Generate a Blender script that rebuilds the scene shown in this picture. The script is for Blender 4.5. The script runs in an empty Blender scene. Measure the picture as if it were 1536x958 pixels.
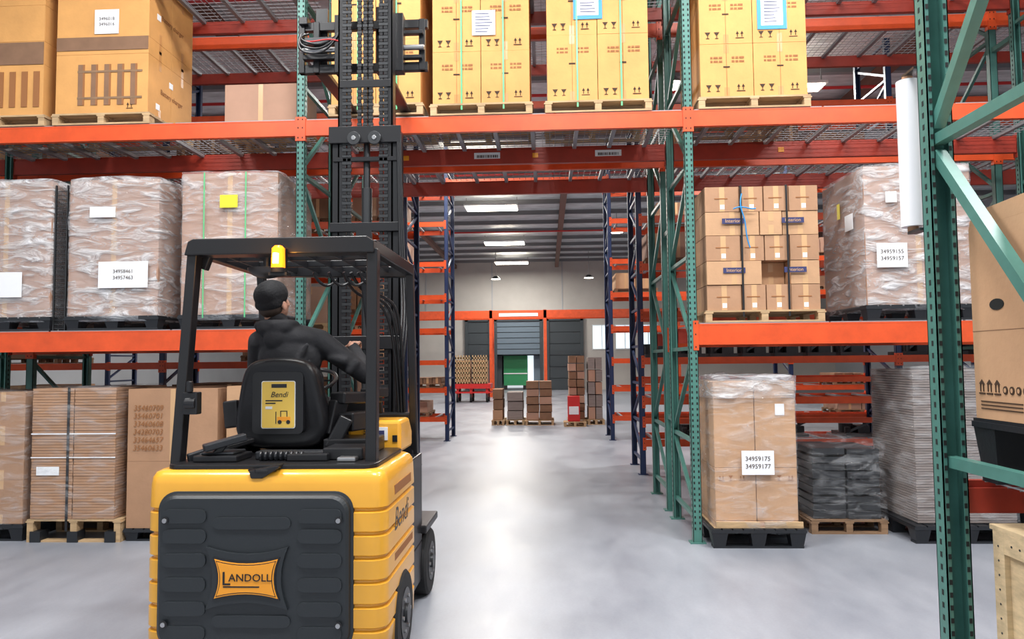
import bpy, bmesh, math, random
from mathutils import Vector, Matrix, noise
random.seed(7)
S = bpy.context.scene
COL = S.collection
pi = math.pi

# ------------------------------------------------------------------ materials
def mat(name, col, rough=0.5, metal=0.0, var=0.0, scale=6.0, bump=0.0, bscale=40.0, stretch=None, emit=0.0, coat=0.0, spec=0.5):
    m = bpy.data.materials.new(name); m.use_nodes = True
    nt = m.node_tree; N = nt.nodes; L = nt.links
    b = N['Principled BSDF']
    b.inputs['Base Color'].default_value = (*col, 1)
    b.inputs['Roughness'].default_value = rough
    b.inputs['Metallic'].default_value = metal
    b.inputs['Specular IOR Level'].default_value = spec
    if coat: b.inputs['Coat Weight'].default_value = coat
    if emit:
        b.inputs['Emission Color'].default_value = (*col, 1)
        b.inputs['Emission Strength'].default_value = emit
    if var or bump:
        tc = N.new('ShaderNodeTexCoord'); mp = N.new('ShaderNodeMapping')
        L.new(tc.outputs['Object'], mp.inputs['Vector'])
        if stretch: mp.inputs['Scale'].default_value = stretch
    if var:
        n = N.new('ShaderNodeTexNoise'); n.inputs['Scale'].default_value = scale
        n.inputs['Detail'].default_value = 6; n.inputs['Roughness'].default_value = 0.6
        L.new(mp.outputs['Vector'], n.inputs['Vector'])
        r = N.new('ShaderNodeValToRGB')
        r.color_ramp.elements[0].position = 0.3; r.color_ramp.elements[1].position = 0.7
        r.color_ramp.elements[0].color = (*[max(0, c*(1-var)) for c in col], 1)
        r.color_ramp.elements[1].color = (*[min(1, c*(1+var)) for c in col], 1)
        L.new(n.outputs['Fac'], r.inputs['Fac']); L.new(r.outputs['Color'], b.inputs['Base Color'])
    if bump:
        n2 = N.new('ShaderNodeTexNoise'); n2.inputs['Scale'].default_value = bscale
        n2.inputs['Detail'].default_value = 4
        L.new(mp.outputs['Vector'], n2.inputs['Vector'])
        bp = N.new('ShaderNodeBump'); bp.inputs['Strength'].default_value = bump
        bp.inputs['Distance'].default_value = 0.02
        L.new(n2.outputs['Fac'], bp.inputs['Height']); L.new(bp.outputs['Normal'], b.inputs['Normal'])
    return m

def film_mat(name, lo, hi, tint=(0.84, 0.86, 0.90), rot=0.35, zs=4.5):
    m = bpy.data.materials.new(name); m.use_nodes = True
    nt = m.node_tree; N = nt.nodes; L = nt.links
    b = N['Principled BSDF']; out = N['Material Output']
    b.inputs['Base Color'].default_value = (*tint, 1); b.inputs['Roughness'].default_value = 0.13
    b.inputs['Specular IOR Level'].default_value = 1.0
    tc = N.new('ShaderNodeTexCoord'); mp = N.new('ShaderNodeMapping')
    mp.inputs['Scale'].default_value = (1.3, 1.3, zs); mp.inputs['Rotation'].default_value = (rot, rot, 0)
    L.new(tc.outputs['Object'], mp.inputs['Vector'])
    n = N.new('ShaderNodeTexNoise'); n.inputs['Scale'].default_value = 2.6; n.inputs['Detail'].default_value = 9
    n.inputs['Roughness'].default_value = 0.6; n.inputs['Distortion'].default_value = 1.1
    L.new(mp.outputs['Vector'], n.inputs['Vector'])
    r = N.new('ShaderNodeMapRange'); r.inputs['From Min'].default_value = 0.45; r.inputs['From Max'].default_value = 0.72
    r.inputs['To Min'].default_value = lo; r.inputs['To Max'].default_value = hi
    L.new(n.outputs['Fac'], r.inputs['Value'])
    bp = N.new('ShaderNodeBump'); bp.inputs['Strength'].default_value = 1.0; bp.inputs['Distance'].default_value = 0.07
    L.new(n.outputs['Fac'], bp.inputs['Height']); L.new(bp.outputs['Normal'], b.inputs['Normal'])
    t = N.new('ShaderNodeBsdfTransparent'); mx = N.new('ShaderNodeMixShader')
    L.new(r.outputs['Result'], mx.inputs['Fac']); L.new(t.outputs[0], mx.inputs[1]); L.new(b.outputs[0], mx.inputs[2])
    L.new(mx.outputs[0], out.inputs['Surface'])
    return m

M = {}
M['orange'] = mat('rack_orange_paint', (0.66, 0.078, 0.016), 0.40, var=0.15, scale=5)
M['redbeam'] = mat('rack_red_paint', (0.36, 0.035, 0.018), 0.45, var=0.18, scale=5)
M['green'] = mat('rack_green_paint', (0.066, 0.195, 0.165), 0.40, var=0.14, scale=7)
M['navy'] = mat('rack_navy_paint', (0.010, 0.026, 0.085), 0.45, var=0.1)
M['hole'] = mat('perforation_dark', (0.008, 0.010, 0.010), 0.8)
M['galv'] = mat('galvanised_wire', (0.30, 0.30, 0.32), 0.45, 0.3)
M['card'] = mat('cardboard', (0.40, 0.225, 0.130), 0.8, var=0.10, scale=3, bump=0.08, bscale=30)
M['card2'] = mat('cardboard_light', (0.50, 0.295, 0.165), 0.8, var=0.10, scale=3, bump=0.08)
M['cardp'] = mat('cardboard_pink', (0.40, 0.235, 0.165), 0.8, var=0.09, scale=3)
M['cardd'] = mat('cardboard_dark_brown', (0.22, 0.12, 0.07), 0.85, var=0.12)  # dark brown board colour, also used for printed bands and seams
M['yel'] = mat('cardboard_yellow', (0.63, 0.315, 0.100), 0.75, var=0.10, scale=3, bump=0.06)
M['tape'] = mat('packing_tape', (0.58, 0.36, 0.19), 0.25)
M['tapeY'] = mat('packing_tape_yellow', (0.54, 0.26, 0.085), 0.3)
M['ink'] = mat('print_ink', (0.045, 0.022, 0.010), 0.8)
M['inkbr'] = mat('print_brown', (0.30, 0.12, 0.04), 0.8)
M['inkblue'] = mat('print_blue', (0.03, 0.035, 0.12), 0.7)
M['paper'] = mat('label_paper', (0.80, 0.81, 0.84), 0.6)
M['ylab'] = mat('label_yellow', (0.85, 0.72, 0.03), 0.5)
M['bltape'] = mat('blue_tape', (0.02, 0.25, 0.58), 0.4)
M['strapg'] = mat('strap_green', (0.12, 0.50, 0.22), 0.35)
M['strapk'] = mat('strap_black', (0.012, 0.012, 0.014), 0.35)
M['wood'] = mat('pallet_wood', (0.46, 0.31, 0.17), 0.8, var=0.3, scale=4, stretch=(1, 8, 8), bump=0.1)
M['woodd'] = mat('pallet_wood_dark', (0.25, 0.15, 0.085), 0.85, var=0.25, scale=4, stretch=(1, 8, 8))
M['osb'] = mat('plywood', (0.66, 0.50, 0.30), 0.75, var=0.25, scale=5, stretch=(1, 2, 6), bump=0.1)
M['plast'] = mat('black_plastic', (0.013, 0.015, 0.019), 0.42, bump=0.05, bscale=60)
M['plast2'] = mat('dark_goods', (0.020, 0.022, 0.026), 0.5, var=0.4, scale=8)
M['greyc'] = mat('grey_cardboard_edges', (0.235, 0.195, 0.18), 0.8, var=0.25, scale=3, stretch=(1, 1, 40))
M['film'] = film_mat('stretch_film', 0.14, 0.62)
M['filmw'] = film_mat('stretch_film_white', 0.20, 0.92)
M['film_l'] = film_mat('stretch_film_light', 0.05, 0.38, rot=0.6)
M['film_d'] = film_mat('stretch_film_clear', 0.02, 0.30, rot=0.2)
M['fy'] = mat('forklift_yellow', (0.80, 0.385, 0.032), 0.30, var=0.06, scale=2, coat=0.4)
M['fk'] = mat('forklift_black', (0.010, 0.010, 0.012), 0.33)
M['fg'] = mat('forklift_panel_grey', (0.017, 0.021, 0.025), 0.46, bump=0.06, bscale=120)
M['vinyl'] = mat('seat_vinyl', (0.008, 0.008, 0.010), 0.38, bump=0.05, bscale=90)
M['steel'] = mat('steel', (0.45, 0.45, 0.46), 0.28, 0.9)
M['dsteel'] = mat('dark_steel', (0.06, 0.062, 0.066), 0.35, 0.7)
M['rubber'] = mat('tyre_rubber', (0.012, 0.012, 0.013), 0.75, bump=0.1)
M['logo'] = mat('logo_orange', (0.86, 0.33, 0.02), 0.4)
M['stick'] = mat('sticker_yellow', (0.78, 0.52, 0.09), 0.4)
M['amber'] = mat('beacon_amber', (1.0, 0.24, 0.01), 0.2, emit=1.7)
M['amberhot'] = mat('beacon_core', (1.0, 0.70, 0.25), 0.2, emit=8.0)
M['skin'] = mat('skin', (0.50, 0.26, 0.18), 0.5, var=0.06)
M['hair'] = mat('hair_brown', (0.035, 0.02, 0.012), 0.7)
M['hood'] = mat('hoodie_black', (0.010, 0.010, 0.013), 0.88, bump=0.5, bscale=9)
M['pants'] = mat('work_trousers', (0.02, 0.022, 0.03), 0.85, bump=0.2, bscale=12)
M['cap'] = mat('beanie_black', (0.005, 0.005, 0.007), 0.85, bump=0.25, bscale=80)
M['eye'] = mat('eye_white', (0.8, 0.8, 0.8), 0.2)
M['whiteroll'] = mat('white_roll', (0.78, 0.78, 0.81), 0.35)
M['wall'] = mat('wall_painted_concrete', (0.54, 0.52, 0.49), 0.8, var=0.08, scale=0.6)
M['walls'] = mat('wall_side_grey', (0.42, 0.44, 0.47), 0.8, var=0.06, scale=0.6)
M['ceil'] = mat('ceiling_insulation', (0.62, 0.64, 0.67), 0.45, var=0.3, scale=1.5, bump=0.5, bscale=2.0, stretch=(1, 3, 1))
M['joist'] = mat('ceiling_joist', (0.22, 0.225, 0.24), 0.6)
M['girder'] = mat('ceiling_girder_brown', (0.16, 0.07, 0.05), 0.6)
M['dock'] = mat('dock_dark', (0.040, 0.052, 0.062), 0.6)
M['dockl'] = mat('dock_door_grey', (0.13, 0.18, 0.23), 0.5)
M['dgreen'] = mat('truck_green', (0.02, 0.24, 0.09), 0.5)
M['white'] = mat('white_paint', (0.75, 0.78, 0.80), 0.5)
M['red'] = mat('red_paint', (0.55, 0.02, 0.02), 0.4)
M['lamp'] = mat('lamp_lens', (1.0, 0.91, 0.74), 0.3, emit=14.0)
M['daylight'] = mat('daylit_glass', (0.75, 0.9, 1.0), 0.3, emit=0.9)

def floor_mat():
    m = bpy.data.materials.new('polished_concrete'); m.use_nodes = True
    nt = m.node_tree; N = nt.nodes; L = nt.links; b = N['Principled BSDF']
    tc = N.new('ShaderNodeTexCoord')
    n1 = N.new('ShaderNodeTexNoise'); n1.inputs['Scale'].default_value = 0.8; n1.inputs['Detail'].default_value = 11; n1.inputs['Roughness'].default_value = .7
    mp = N.new('ShaderNodeMapping'); mp.inputs['Scale'].default_value = (1.6, 0.6, 1)
    L.new(tc.outputs['Object'], mp.inputs['Vector']); L.new(mp.outputs['Vector'], n1.inputs['Vector'])
    r = N.new('ShaderNodeValToRGB')
    r.color_ramp.elements[0].position = .32; r.color_ramp.elements[0].color = (0.215, 0.232, 0.275, 1)
    r.color_ramp.elements[1].position = .68; r.color_ramp.elements[1].color = (0.350, 0.368, 0.415, 1)
    L.new(n1.outputs['Fac'], r.inputs['Fac'])
    n3 = N.new('ShaderNodeTexNoise'); n3.inputs['Scale'].default_value = 60; n3.inputs['Detail'].default_value = 3
    L.new(tc.outputs['Object'], n3.inputs['Vector'])
    mx = N.new('ShaderNodeMixRGB'); mx.blend_type = 'MULTIPLY'; mx.inputs['Fac'].default_value = .15
    L.new(r.outputs['Color'], mx.inputs[1]); L.new(n3.outputs['Fac'], mx.inputs[2])
    L.new(mx.outputs['Color'], b.inputs['Base Color'])
    rr = N.new('ShaderNodeMapRange'); rr.inputs['From Min'].default_value = .3; rr.inputs['From Max'].default_value = .7
    rr.inputs['To Min'].default_value = .30; rr.inputs['To Max'].default_value = .50
    L.new(n1.outputs['Fac'], rr.inputs['Value']); L.new(rr.outputs['Result'], b.inputs['Roughness'])
    return m
M['floor'] = floor_mat()

# ------------------------------------------------------------------ mesh builder
class MB:
    def __init__(s): s.v = []; s.f = []; s.mi = []; s.mats = []
    def _m(s, k):
        m = M[k]
        if m not in s.mats: s.mats.append(m)
        return s.mats.index(m)
    def hexa(s, P, k):
        i = len(s.v); s.v += [tuple(p) for p in P]; a = s._m(k)
        for q in ((0,3,2,1),(4,5,6,7),(0,1,5,4),(1,2,6,5),(2,3,7,6),(3,0,4,7)):
            s.f.append(tuple(i+j for j in q)); s.mi.append(a)
    def box(s, x0, x1, y0, y1, z0, z1, k):
        if x0 > x1: x0, x1 = x1, x0
        if y0 > y1: y0, y1 = y1, y0
        if z0 > z1: z0, z1 = z1, z0
        s.hexa([(x0,y0,z0),(x1,y0,z0),(x1,y1,z0),(x0,y1,z0),(x0,y0,z1),(x1,y0,z1),(x1,y1,z1),(x0,y1,z1)], k)
    def bar(s, p0, p1, w, h, k, ref=(0,0,1)):
        p0 = Vector(p0); p1 = Vector(p1); d = (p1-p0).normalized(); ref = Vector(ref)
        if abs(d.dot(ref)) > .98: ref = Vector((1,0,0))
        a = d.cross(ref).normalized()*w/2; b = a.cross(d).normalized()*h/2
        s.hexa([p0-a-b, p0+a-b, p0+a+b, p0-a+b, p1-a-b, p1+a-b, p1+a+b, p1-a+b], k)
    def cyl(s, p0, p1, r, k, n=16, r2=None, cap=True):
        p0 = Vector(p0); p1 = Vector(p1); r2 = r if r2 is None else r2
        d = (p1-p0).normalized(); ref = Vector((0,0,1)) if abs(d.z) < .9 else Vector((1,0,0))
        a = d.cross(ref).normalized(); b = d.cross(a).normalized(); i = len(s.v); m = s._m(k)
        for j in range(n):
            t = 2*pi*j/n; s.v.append(tuple(p0+(a*math.cos(t)+b*math.sin(t))*r))
        for j in range(n):
            t = 2*pi*j/n; s.v.append(tuple(p1+(a*math.cos(t)+b*math.sin(t))*r2))
        for j in range(n):
            q = (j+1) % n; s.f.append((i+j, i+q, i+n+q, i+n+j)); s.mi.append(m)
        if cap:
            s.f.append(tuple(i+j for j in reversed(range(n)))); s.mi.append(m)
            s.f.append(tuple(i+n+j for j in range(n))); s.mi.append(m)
    def prism(s, pts, axis, a0, a1, k):
        """pts 2D polygon; axis 'y' -> (x,z) extruded in y ; 'x' -> (y,z); 'z' -> (x,y)"""
        f = {'y': lambda p, a: (p[0], a, p[1]), 'x': lambda p, a: (a, p[0], p[1]), 'z': lambda p, a: (p[0], p[1], a)}[axis]
        i = len(s.v); n = len(pts); m = s._m(k)
        s.v += [f(p, a0) for p in pts] + [f(p, a1) for p in pts]
        s.f.append(tuple(i+j for j in range(n))); s.mi.append(m)
        s.f.append(tuple(i+n+j for j in reversed(range(n)))); s.mi.append(m)
        for j in range(n):
            q = (j+1) % n; s.f.append((i+j, i+n+j, i+n+q, i+q)); s.mi.append(m)
    def loft(s, rings, k, cap=True):
        i = len(s.v); n = len(rings[0]); m = s._m(k)
        for r in rings: s.v += [tuple(p) for p in r]
        for a in range(len(rings)-1):
            for j in range(n):
                q = (j+1) % n; o = i+a*n
                s.f.append((o+j, o+q, o+n+q, o+n+j)); s.mi.append(m)
        if cap:
            s.f.append(tuple(i+j for j in reversed(range(n)))); s.mi.append(m)
            o = i+(len(rings)-1)*n
            s.f.append(tuple(o+j for j in range(n))); s.mi.append(m)
    def build(s, name, parent=None, bevel=0, seg=2, smooth=False, fixn=True, angle=35):
        me = bpy.data.meshes.new(name); me.from_pydata(s.v, [], s.f)
        for m in s.mats: me.materials.append(m)
        for p, a in zip(me.polygons, s.mi): p.material_index = a
        if fixn:
            bm = bmesh.new(); bm.from_mesh(me); bmesh.ops.recalc_face_normals(bm, faces=bm.faces); bm.to_mesh(me); bm.free()
        o = bpy.data.objects.new(name, me); COL.objects.link(o)
        if smooth:
            for p in me.polygons: p.use_smooth = True
            try: me.set_sharp_from_angle(angle=math.radians(angle))
            except Exception: pass
        if bevel:
            b = o.modifiers.new('bevel', 'BEVEL'); b.width = bevel; b.segments = seg; b.limit_method = 'ANGLE'; b.angle_limit = math.radians(40)
        if parent: o.parent = parent
        return o

def empty(name):
    e = bpy.data.objects.new(name, None); COL.objects.link(e); e.empty_display_size = .2; return e

def text(body, loc, size, k, parent, name='printed_text', rot=(pi/2, 0, 0), align='CENTER', sx=1.0, shear=0, ext=.0006):
    c = bpy.data.curves.new(name, 'FONT'); c.body = body; c.size = size; c.extrude = ext
    c.align_x = align; c.align_y = 'CENTER'; c.shear = shear; c.resolution_u = 3
    c.materials.append(M[k]); o = bpy.data.objects.new(name, c); COL.objects.link(o)
    o.location = loc; o.rotation_euler = rot; o.scale = (sx, 1, 1); o.parent = parent; return o

def tube(name, pts, r, k, parent, res=4):
    c = bpy.data.curves.new(name, 'CURVE'); c.dimensions = '3D'; c.bevel_depth = r; c.bevel_resolution = res
    sp = c.splines.new('NURBS'); sp.points.add(len(pts)-1)
    for p, q in zip(sp.points, pts): p.co = (*q, 1)
    sp.use_endpoint_u = True; sp.order_u = min(4, len(pts)); sp.resolution_u = 8
    c.materials.append(M[k]); o = bpy.data.objects.new(name, c); COL.objects.link(o); o.parent = parent; c.use_fill_caps = True
    return o

def rrect(cx, cy, w, h, r, n=6, inset=0.0):
    w = w/2-inset; h = h/2-inset; r = max(.002, min(r-inset*.5, w, h)); P = []
    for (sx, sy, a0) in ((1, 1, 0), (-1, 1, 90), (-1, -1, 180), (1, -1, 270)):
        for i in range(n+1):
            a = math.radians(a0+90*i/n)
            P.append((cx+sx*(w-r)+r*abs(math.cos(a)) if False else cx+sx*(w-r)+r*math.cos(a), cy+sy*(h-r)+r*math.sin(a)))
    return P

# ------------------------------------------------------------------ room shell
b = MB(); b.box(-16, 16, -4, 46, -0.12, 0, 'floor'); b.build('floor')
b = MB(); b.box(-16, 16, -1.0, 43, 7.3, 7.5, 'ceil'); b.build('ceiling')
b = MB()
y = 1.0
while y < 42:
    b.box(-16, 16, y, y+.05, 7.16, 7.299, 'joist'); b.box(-16, 16, y-.04, y+.09, 7.145, 7.165, 'joist'); y += 1.9
for x in (-11, -5.2, .6, 6.4, 12):
    b.box(x-.1, x+.1, -1, 41.9, 6.95, 7.145, 'girder')
for y in (9.95, 14.0, 20.0, 29):
    b.cyl((-15.9, y, 6.75), (15.9, y, 6.75), .03, 'red', 10)
b.build('ceiling_truss')
b = MB()
YW = 42.0
b.box(-16, -5.9, YW, YW+.3, 0, 7.3, 'wall')
b.box(-5.9, 16, YW, YW+.3, 4.0, 7.3, 'wall'); b.box(2.0, 16, YW, YW+.3, 0, 4.0, 'wall'); b.box(-5.9, -4.6, YW, YW+.3, 0, 4.0, 'wall')
b.box(-.3, 0, YW, YW+.3, 0, 4.0, 'wall'); b.box(-3.2, -2.95, YW, YW+.3, 0, 4.0, 'wall')
for x in (-6.9, -3.1, .9, 5): b.box(x-.03, x+.03, YW-.02, YW, 4.0, 7.3, 'walls')
b.build('wall_far')
b = MB(); b.box(-16.3, -16, -1, 43, 0, 7.5, 'walls'); b.build('wall_left')
b = MB(); b.box(16, 16.3, -1, 43, 0, 7.5, 'walls'); b.build('wall_right')

def dock_door(x0, x1, k, h=3.9, gap=0.0):
    b = MB(); Yd = YW-.03
    b.box(x0-.05, x0+.12, Yd-.16, Yd, 0, h+.1, 'dock'); b.box(x1-.12, x1+.05, Yd-.16, Yd, 0, h+.1, 'dock'); b.box(x0-.05, x1+.05, Yd-.16, Yd, h, h+.22, 'dock')
    n = 6; hh = (h-gap)/n
    for i in range(n):
        b.box(x0+.12, x1-.12, Yd-.08, Yd-.02, gap+i*hh+.02, gap+(i+1)*hh-.02, k)
    b.box(x0+.12, x1-.12, Yd-.04, Yd-.02, gap, h, 'dock')
    return b
dock_door(-4.6, -3.2, 'dock').build('door_1')
dock_door(-2.95, -.3, 'dockl', gap=2.0).build('door_2')
dock_door(0, 2.0, 'dock').build('door_3')
b = MB(); b.box(-2.5, -1.15, YW+.5, YW+3, .25, 1.95, 'dgreen'); b.box(-1.12, -.8, YW+.45, YW+.6, .1, 1.95, 'daylight')
b.box(-2.5, -1.15, YW+.47, YW+.5, .9, .96, 'white'); b.box(-2.9, -2.6, YW+.5, YW+3, 0, 2.4, 'dock'); b.box(-.78,-.4,YW+.5,YW+3,0,2.4,'dockl')
b.box(-2.5, -2.3, YW+.46, YW+.5, .0, .25, 'rubber'); b.box(-1.4, -1.2, YW+.5, YW+.8, .0, .25, 'rubber'); b.box(-2.9, -.4, YW+.5, YW+3, 1.96, 2.4, 'dock')
b.build('docked_truck_trailer')
b = MB()
for x in (2.6, 3.9, 5.2):
    b.box(x, x+1.0, YW-.03, YW, 2.3, 3.6, 'daylight'); b.box(x-.05, x+1.05, YW-.05, YW-.031, 2.24, 2.3, 'white'); b.box(x-.05, x+1.05, YW-.05, YW-.031, 3.6, 3.66, 'white')
    b.box(x+.48, x+.52, YW-.05, YW-.031, 2.3, 3.6, 'white')
b.build('window_1')

# ------------------------------------------------------------------ pallet racks
def column(b, X, Y, H, k, front=-1, w=.08, d=.07, holes=None):
    t = .005; yf = Y; yb = Y-front*d
    b.box(X-w/2, X+w/2, yf, yf-front*t, 0, H, k)
    b.box(X-w/2, X-w/2+t, yf, yb, 0, H, k); b.box(X+w/2-t, X+w/2, yf, yb, 0, H, k)
    b.box(X-w/2, X-w/2+.02, yb, yb+front*t, 0, H, k); b.box(X+w/2-.02, X+w/2, yb, yb+front*t, 0, H, k)
    b.box(X-w/2-.03, X+w/2+.03, min(yf, yb)-.02, max(yf, yb)+.02, 0, .012, k)
    if holes:
        z = .12
        while z < min(H, holes)-.05:
            for dx in (-.021, .021):
                b.box(X+dx-.007, X+dx+.007, yf+front*.0012, yf, z, z+.022, 'hole')
            for ss in (-1, 1):
                b.box(X+ss*w/2, X+ss*(w/2+.0012), yf-front*(d*.5-.007), yf-front*(d*.5+.007), z, z+.022, 'hole')
            z += .0508
def frame(b, X, Y0, Y1, H, k, hz, holes=None, w=.08, diag=True):
    column(b, X, Y0, H, k, -1, w, holes=holes); column(b, X, Y1, H, k, 1, w, holes=holes)
    ya = Y0+.04; yb = Y1-.04
    for i, z in enumerate(hz):
        b.bar((X, ya, z), (X, yb, z), .035, .035, k)
        if i+1 < len(hz):
            z2 = hz[i+1]
            if i % 2 == 0: b.bar((X, ya, z+.05), (X, yb, z2-.05), .035, .035, k)
            else: b.bar((X, yb, z+.05), (X, ya, z2-.05), .035, .035, k)
def beam(b, x0, x1, Y, ztop, h, k, front=-1, w=.05, conn=True):
    """beam along x between upright centre lines; Y = front face"""
    a = x0+.042; c = x1-.042; yb = Y-front*w
    b.box(a, c, Y, yb, ztop-h, ztop-.028, k); b.box(a, c, Y, yb+front*.02, ztop-.028, ztop, k)
    b.box(a, c, Y+front*.0015, Y, ztop-h+.0, ztop-h+.012, k); b.box(a, c, Y+front*.0015, Y, ztop-.012, ztop, k)
    if conn:
        for xx, s in ((x0, 1), (x1, -1)):
            b.box(xx+s*.041, xx, Y+front*.008, Y+front*.0025, ztop-h-.05, ztop+.03, k)
            b.box(xx+s*.041, xx+s*.048, Y+front*.008, yb, ztop-h-.05, ztop+.03, k)
            for zz in (ztop-h-.02, ztop-h*.5, ztop+.005):
                b.box(xx+s*.016, xx+s*.026, Y+front*.0095, Y+front*.008, zz-.007, zz+.007, 'hole')
def deck(b, x0, x1, Y0, Y1, z, sp=.075, chan=True):
    n = 3; W = (x1-x0-.1)/n
    for i in range(n):
        a = x0+.05+i*W+.01; c = a+W-.02
        x = a
        while x <= c+.001:
            b.box(x-.0025, x+.0025, Y0, Y1, z+.004, z+.009, 'galv'); x += sp
        y = Y0+.03
        while y <= Y1:
            b.box(a, c, y-.0025, y+.0025, z-.001, z+.004, 'galv'); y += sp
        b.box(a, c, Y0-.012, Y0-.008, z-.03, z+.009, 'galv')
        for q in (.18, .5, .82):
            xx = a+(c-a)*q; b.box(xx-.02, xx+.02, Y0+.02, Y1-.02, z-.036, z-.001, 'galv')

XS = [-9.59, -5.95, -2.31, 1.33, 4.97, 8.61]
HZ = [.22, .9, 1.75, 2.6, 3.45, 4.3, 5.15, 6.0]
L1, L2, L3 = 1.97, 3.95, 5.45
def rack_row(Y0, Y1, holes, h2front=.15, h2rear=.18, tunnel=2, rearmat='redbeam'):
    b = MB()
    for X in XS: frame(b, X, Y0, Y1, 6.6, 'green', HZ, holes)
    for i in range(len(XS)-1):
        x0, x1 = XS[i], XS[i+1]
        lv = [(L2, h2front, h2rear), (L3, .14, .14)]
        if i != tunnel: lv.insert(0, (L1, .19, .15))
        for (z, hf, hr) in lv:
            beam(b, x0, x1, Y0, z, hf, 'orange', -1)
            beam(b, x0, x1, Y1, z, hr, rearmat, 1)
    b.build('pallet_rack')
    d = MB()
    for i in range(len(XS)-1):
        for z in ([L2, L3] if i == tunnel else [L1, L2, L3]):
            deck(d, XS[i], XS[i+1], Y0+.02, Y1-.02, z+.001)
    d.build('wire_rack_decking')
rack_row(6.80, 7.90, 6.6)
rack_row(8.25, 9.35, 0)
b = MB()
for X in XS:
    for z in (1.0, 3.0, 5.0): b.box(X-.02, X+.02, 7.9, 8.25, z, z+.05, 'green')
b.build('rack_row_spacer')
e = empty('beam_location_label')
b = MB()
for x in (-.62, .68, 4.1):
    b.box(x-.14, x+.14, 7.842, 7.849, 3.83, 3.895, 'paper')
    xx = x-.11
    while xx < x+.11:
        w = random.choice((.004, .008, .012)); b.box(xx, xx+w, 7.840, 7.842, 3.838, 3.868, 'ink'); xx += w+random.choice((.004, .007))
for x in (-1.5, -.1, 2.5, 5.15): b.box(x-.03, x+.03, 7.842, 7.849, 3.83, 3.88, 'logo')
b.build('barcode_strips', e)

def blue_row(Y0, Y1, xl, xr, levels, tun_z, extra=()):
    b = MB(); hz = [.2+.55*i for i in range(12)]
    cols = [xl-7.3, xl-3.65, xl, xr, xr+3.65, xr+7.3]
    for X in cols: frame(b, X, Y0, Y1, 6.3, 'navy', hz, 0)
    for i in range(5):
        for z in (levels if i != 2 else [tun_z]):
            beam(b, cols[i], cols[i+1], Y0, z, .10, 'orange', -1); beam(b, cols[i], cols[i+1], Y1, z, .10, 'orange', 1)
            if i != 2:
                for q in range(9):
                    xx = cols[i]+.2+q*.4; b.box(xx-.02, xx+.02, Y0+.05, Y1-.05, z-.03, z-.004, 'galv')
        if i > 2:
            for z in extra: beam(b, cols[i], cols[i+1], Y0, z, .075, 'orange', -1); beam(b, cols[i], cols[i+1], Y1, z, .075, 'orange', 1)
    b.build('pallet_rack'); return cols
LV = [.50, 1.10, 1.68, 2.35, 3.05, 3.75, 4.6, 5.4]
blue_row(10.80, 11.90, -2.1, 1.36, LV, 5.5, (.80, 1.38))
blue_row(15.40, 16.50, -2.1, 1.33, LV, 5.5)
b = MB()
for X in (-9.5, -2.58, -.08, 6.0):
    b.box(X-.07, X+.07, 34, 34.12, 0, 4.0, 'orange'); b.box(X-.07, X+.07, 35, 35.12, 0, 4.0, 'orange')
    for i in range(5): b.bar((X, 34.1, .3+.7*i), (X, 35, 1.0+.7*i), .04, .04, 'orange')
for Yb in (34, 35.07):
    b.box(-9.5, 6.0, Yb, Yb+.06, 3.62, 3.98, 'orange')
b.box(-2.2, -.4, 33.98, 34, 3.7, 3.85, 'white')
b.build('dock_rack')

# ------------------------------------------------------------------ pallets and loads
def pallet(b, x0, x1, y0, y1, z, kind='wood', h=.12):
    if kind == 'plastic':
        b.box(x0, x1, y0, y1, z+h-.035, z+h-.012, 'plast')
        n = 9
        for i in range(n):
            xa = x0+(x1-x0)*i/n; b.box(xa+.008, xa+(x1-x0)/n-.008, y0, y1, z+h-.012, z+h, 'plast')
        for fx in (0, .5, 1):
            for fy in (0, .5, 1):
                cx = x0+.075+(x1-x0-.15)*fx; cy = y0+.075+(y1-y0-.15)*fy
                b.hexa([(cx-.05,cy-.05,z+.015),(cx+.05,cy-.05,z+.015),(cx+.05,cy+.05,z+.015),(cx-.05,cy+.05,z+.015),
                        (cx-.07,cy-.07,z+h-.035),(cx+.07,cy-.07,z+h-.035),(cx+.07,cy+.07,z+h-.035),(cx-.07,cy+.07,z+h-.035)], 'plast')
        for fy in (0, .5, 1):
            cy = y0+.075+(y1-y0-.15)*fy; b.box(x0+.02, x1-.02, cy-.05, cy+.05, z, z+.018, 'plast')
    else:
        k = 'wood' if kind == 'wood' else 'woodd'; t = .016
        n = 7; wy = (y1-y0)/n
        for i in range(n): b.box(x0, x1, y0+i*wy+.012, y0+(i+1)*wy-.012, z+h-t, z+h, k)
        for f in (0, .5, 1):
            cx = x0+.03+(x1-x0-.06)*f
            for (a, c) in ((0, .14), (.43, .57), (.86, 1)):
                b.box(cx-.03, cx+.03, y0+(y1-y0)*a+.015, y0+(y1-y0)*c-.015, z+t, z+h-t-.014, k)
            b.box(cx-.04, cx+.04, y0+.012, y1-.012, z+h-t-.014, z+h-t, k)
        for f in (0, .5, 1):
            cy = y0+.06+(y1-y0-.12)*f; b.box(x0, x1, cy-.045, cy+.045, z, z+t, k)

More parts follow.
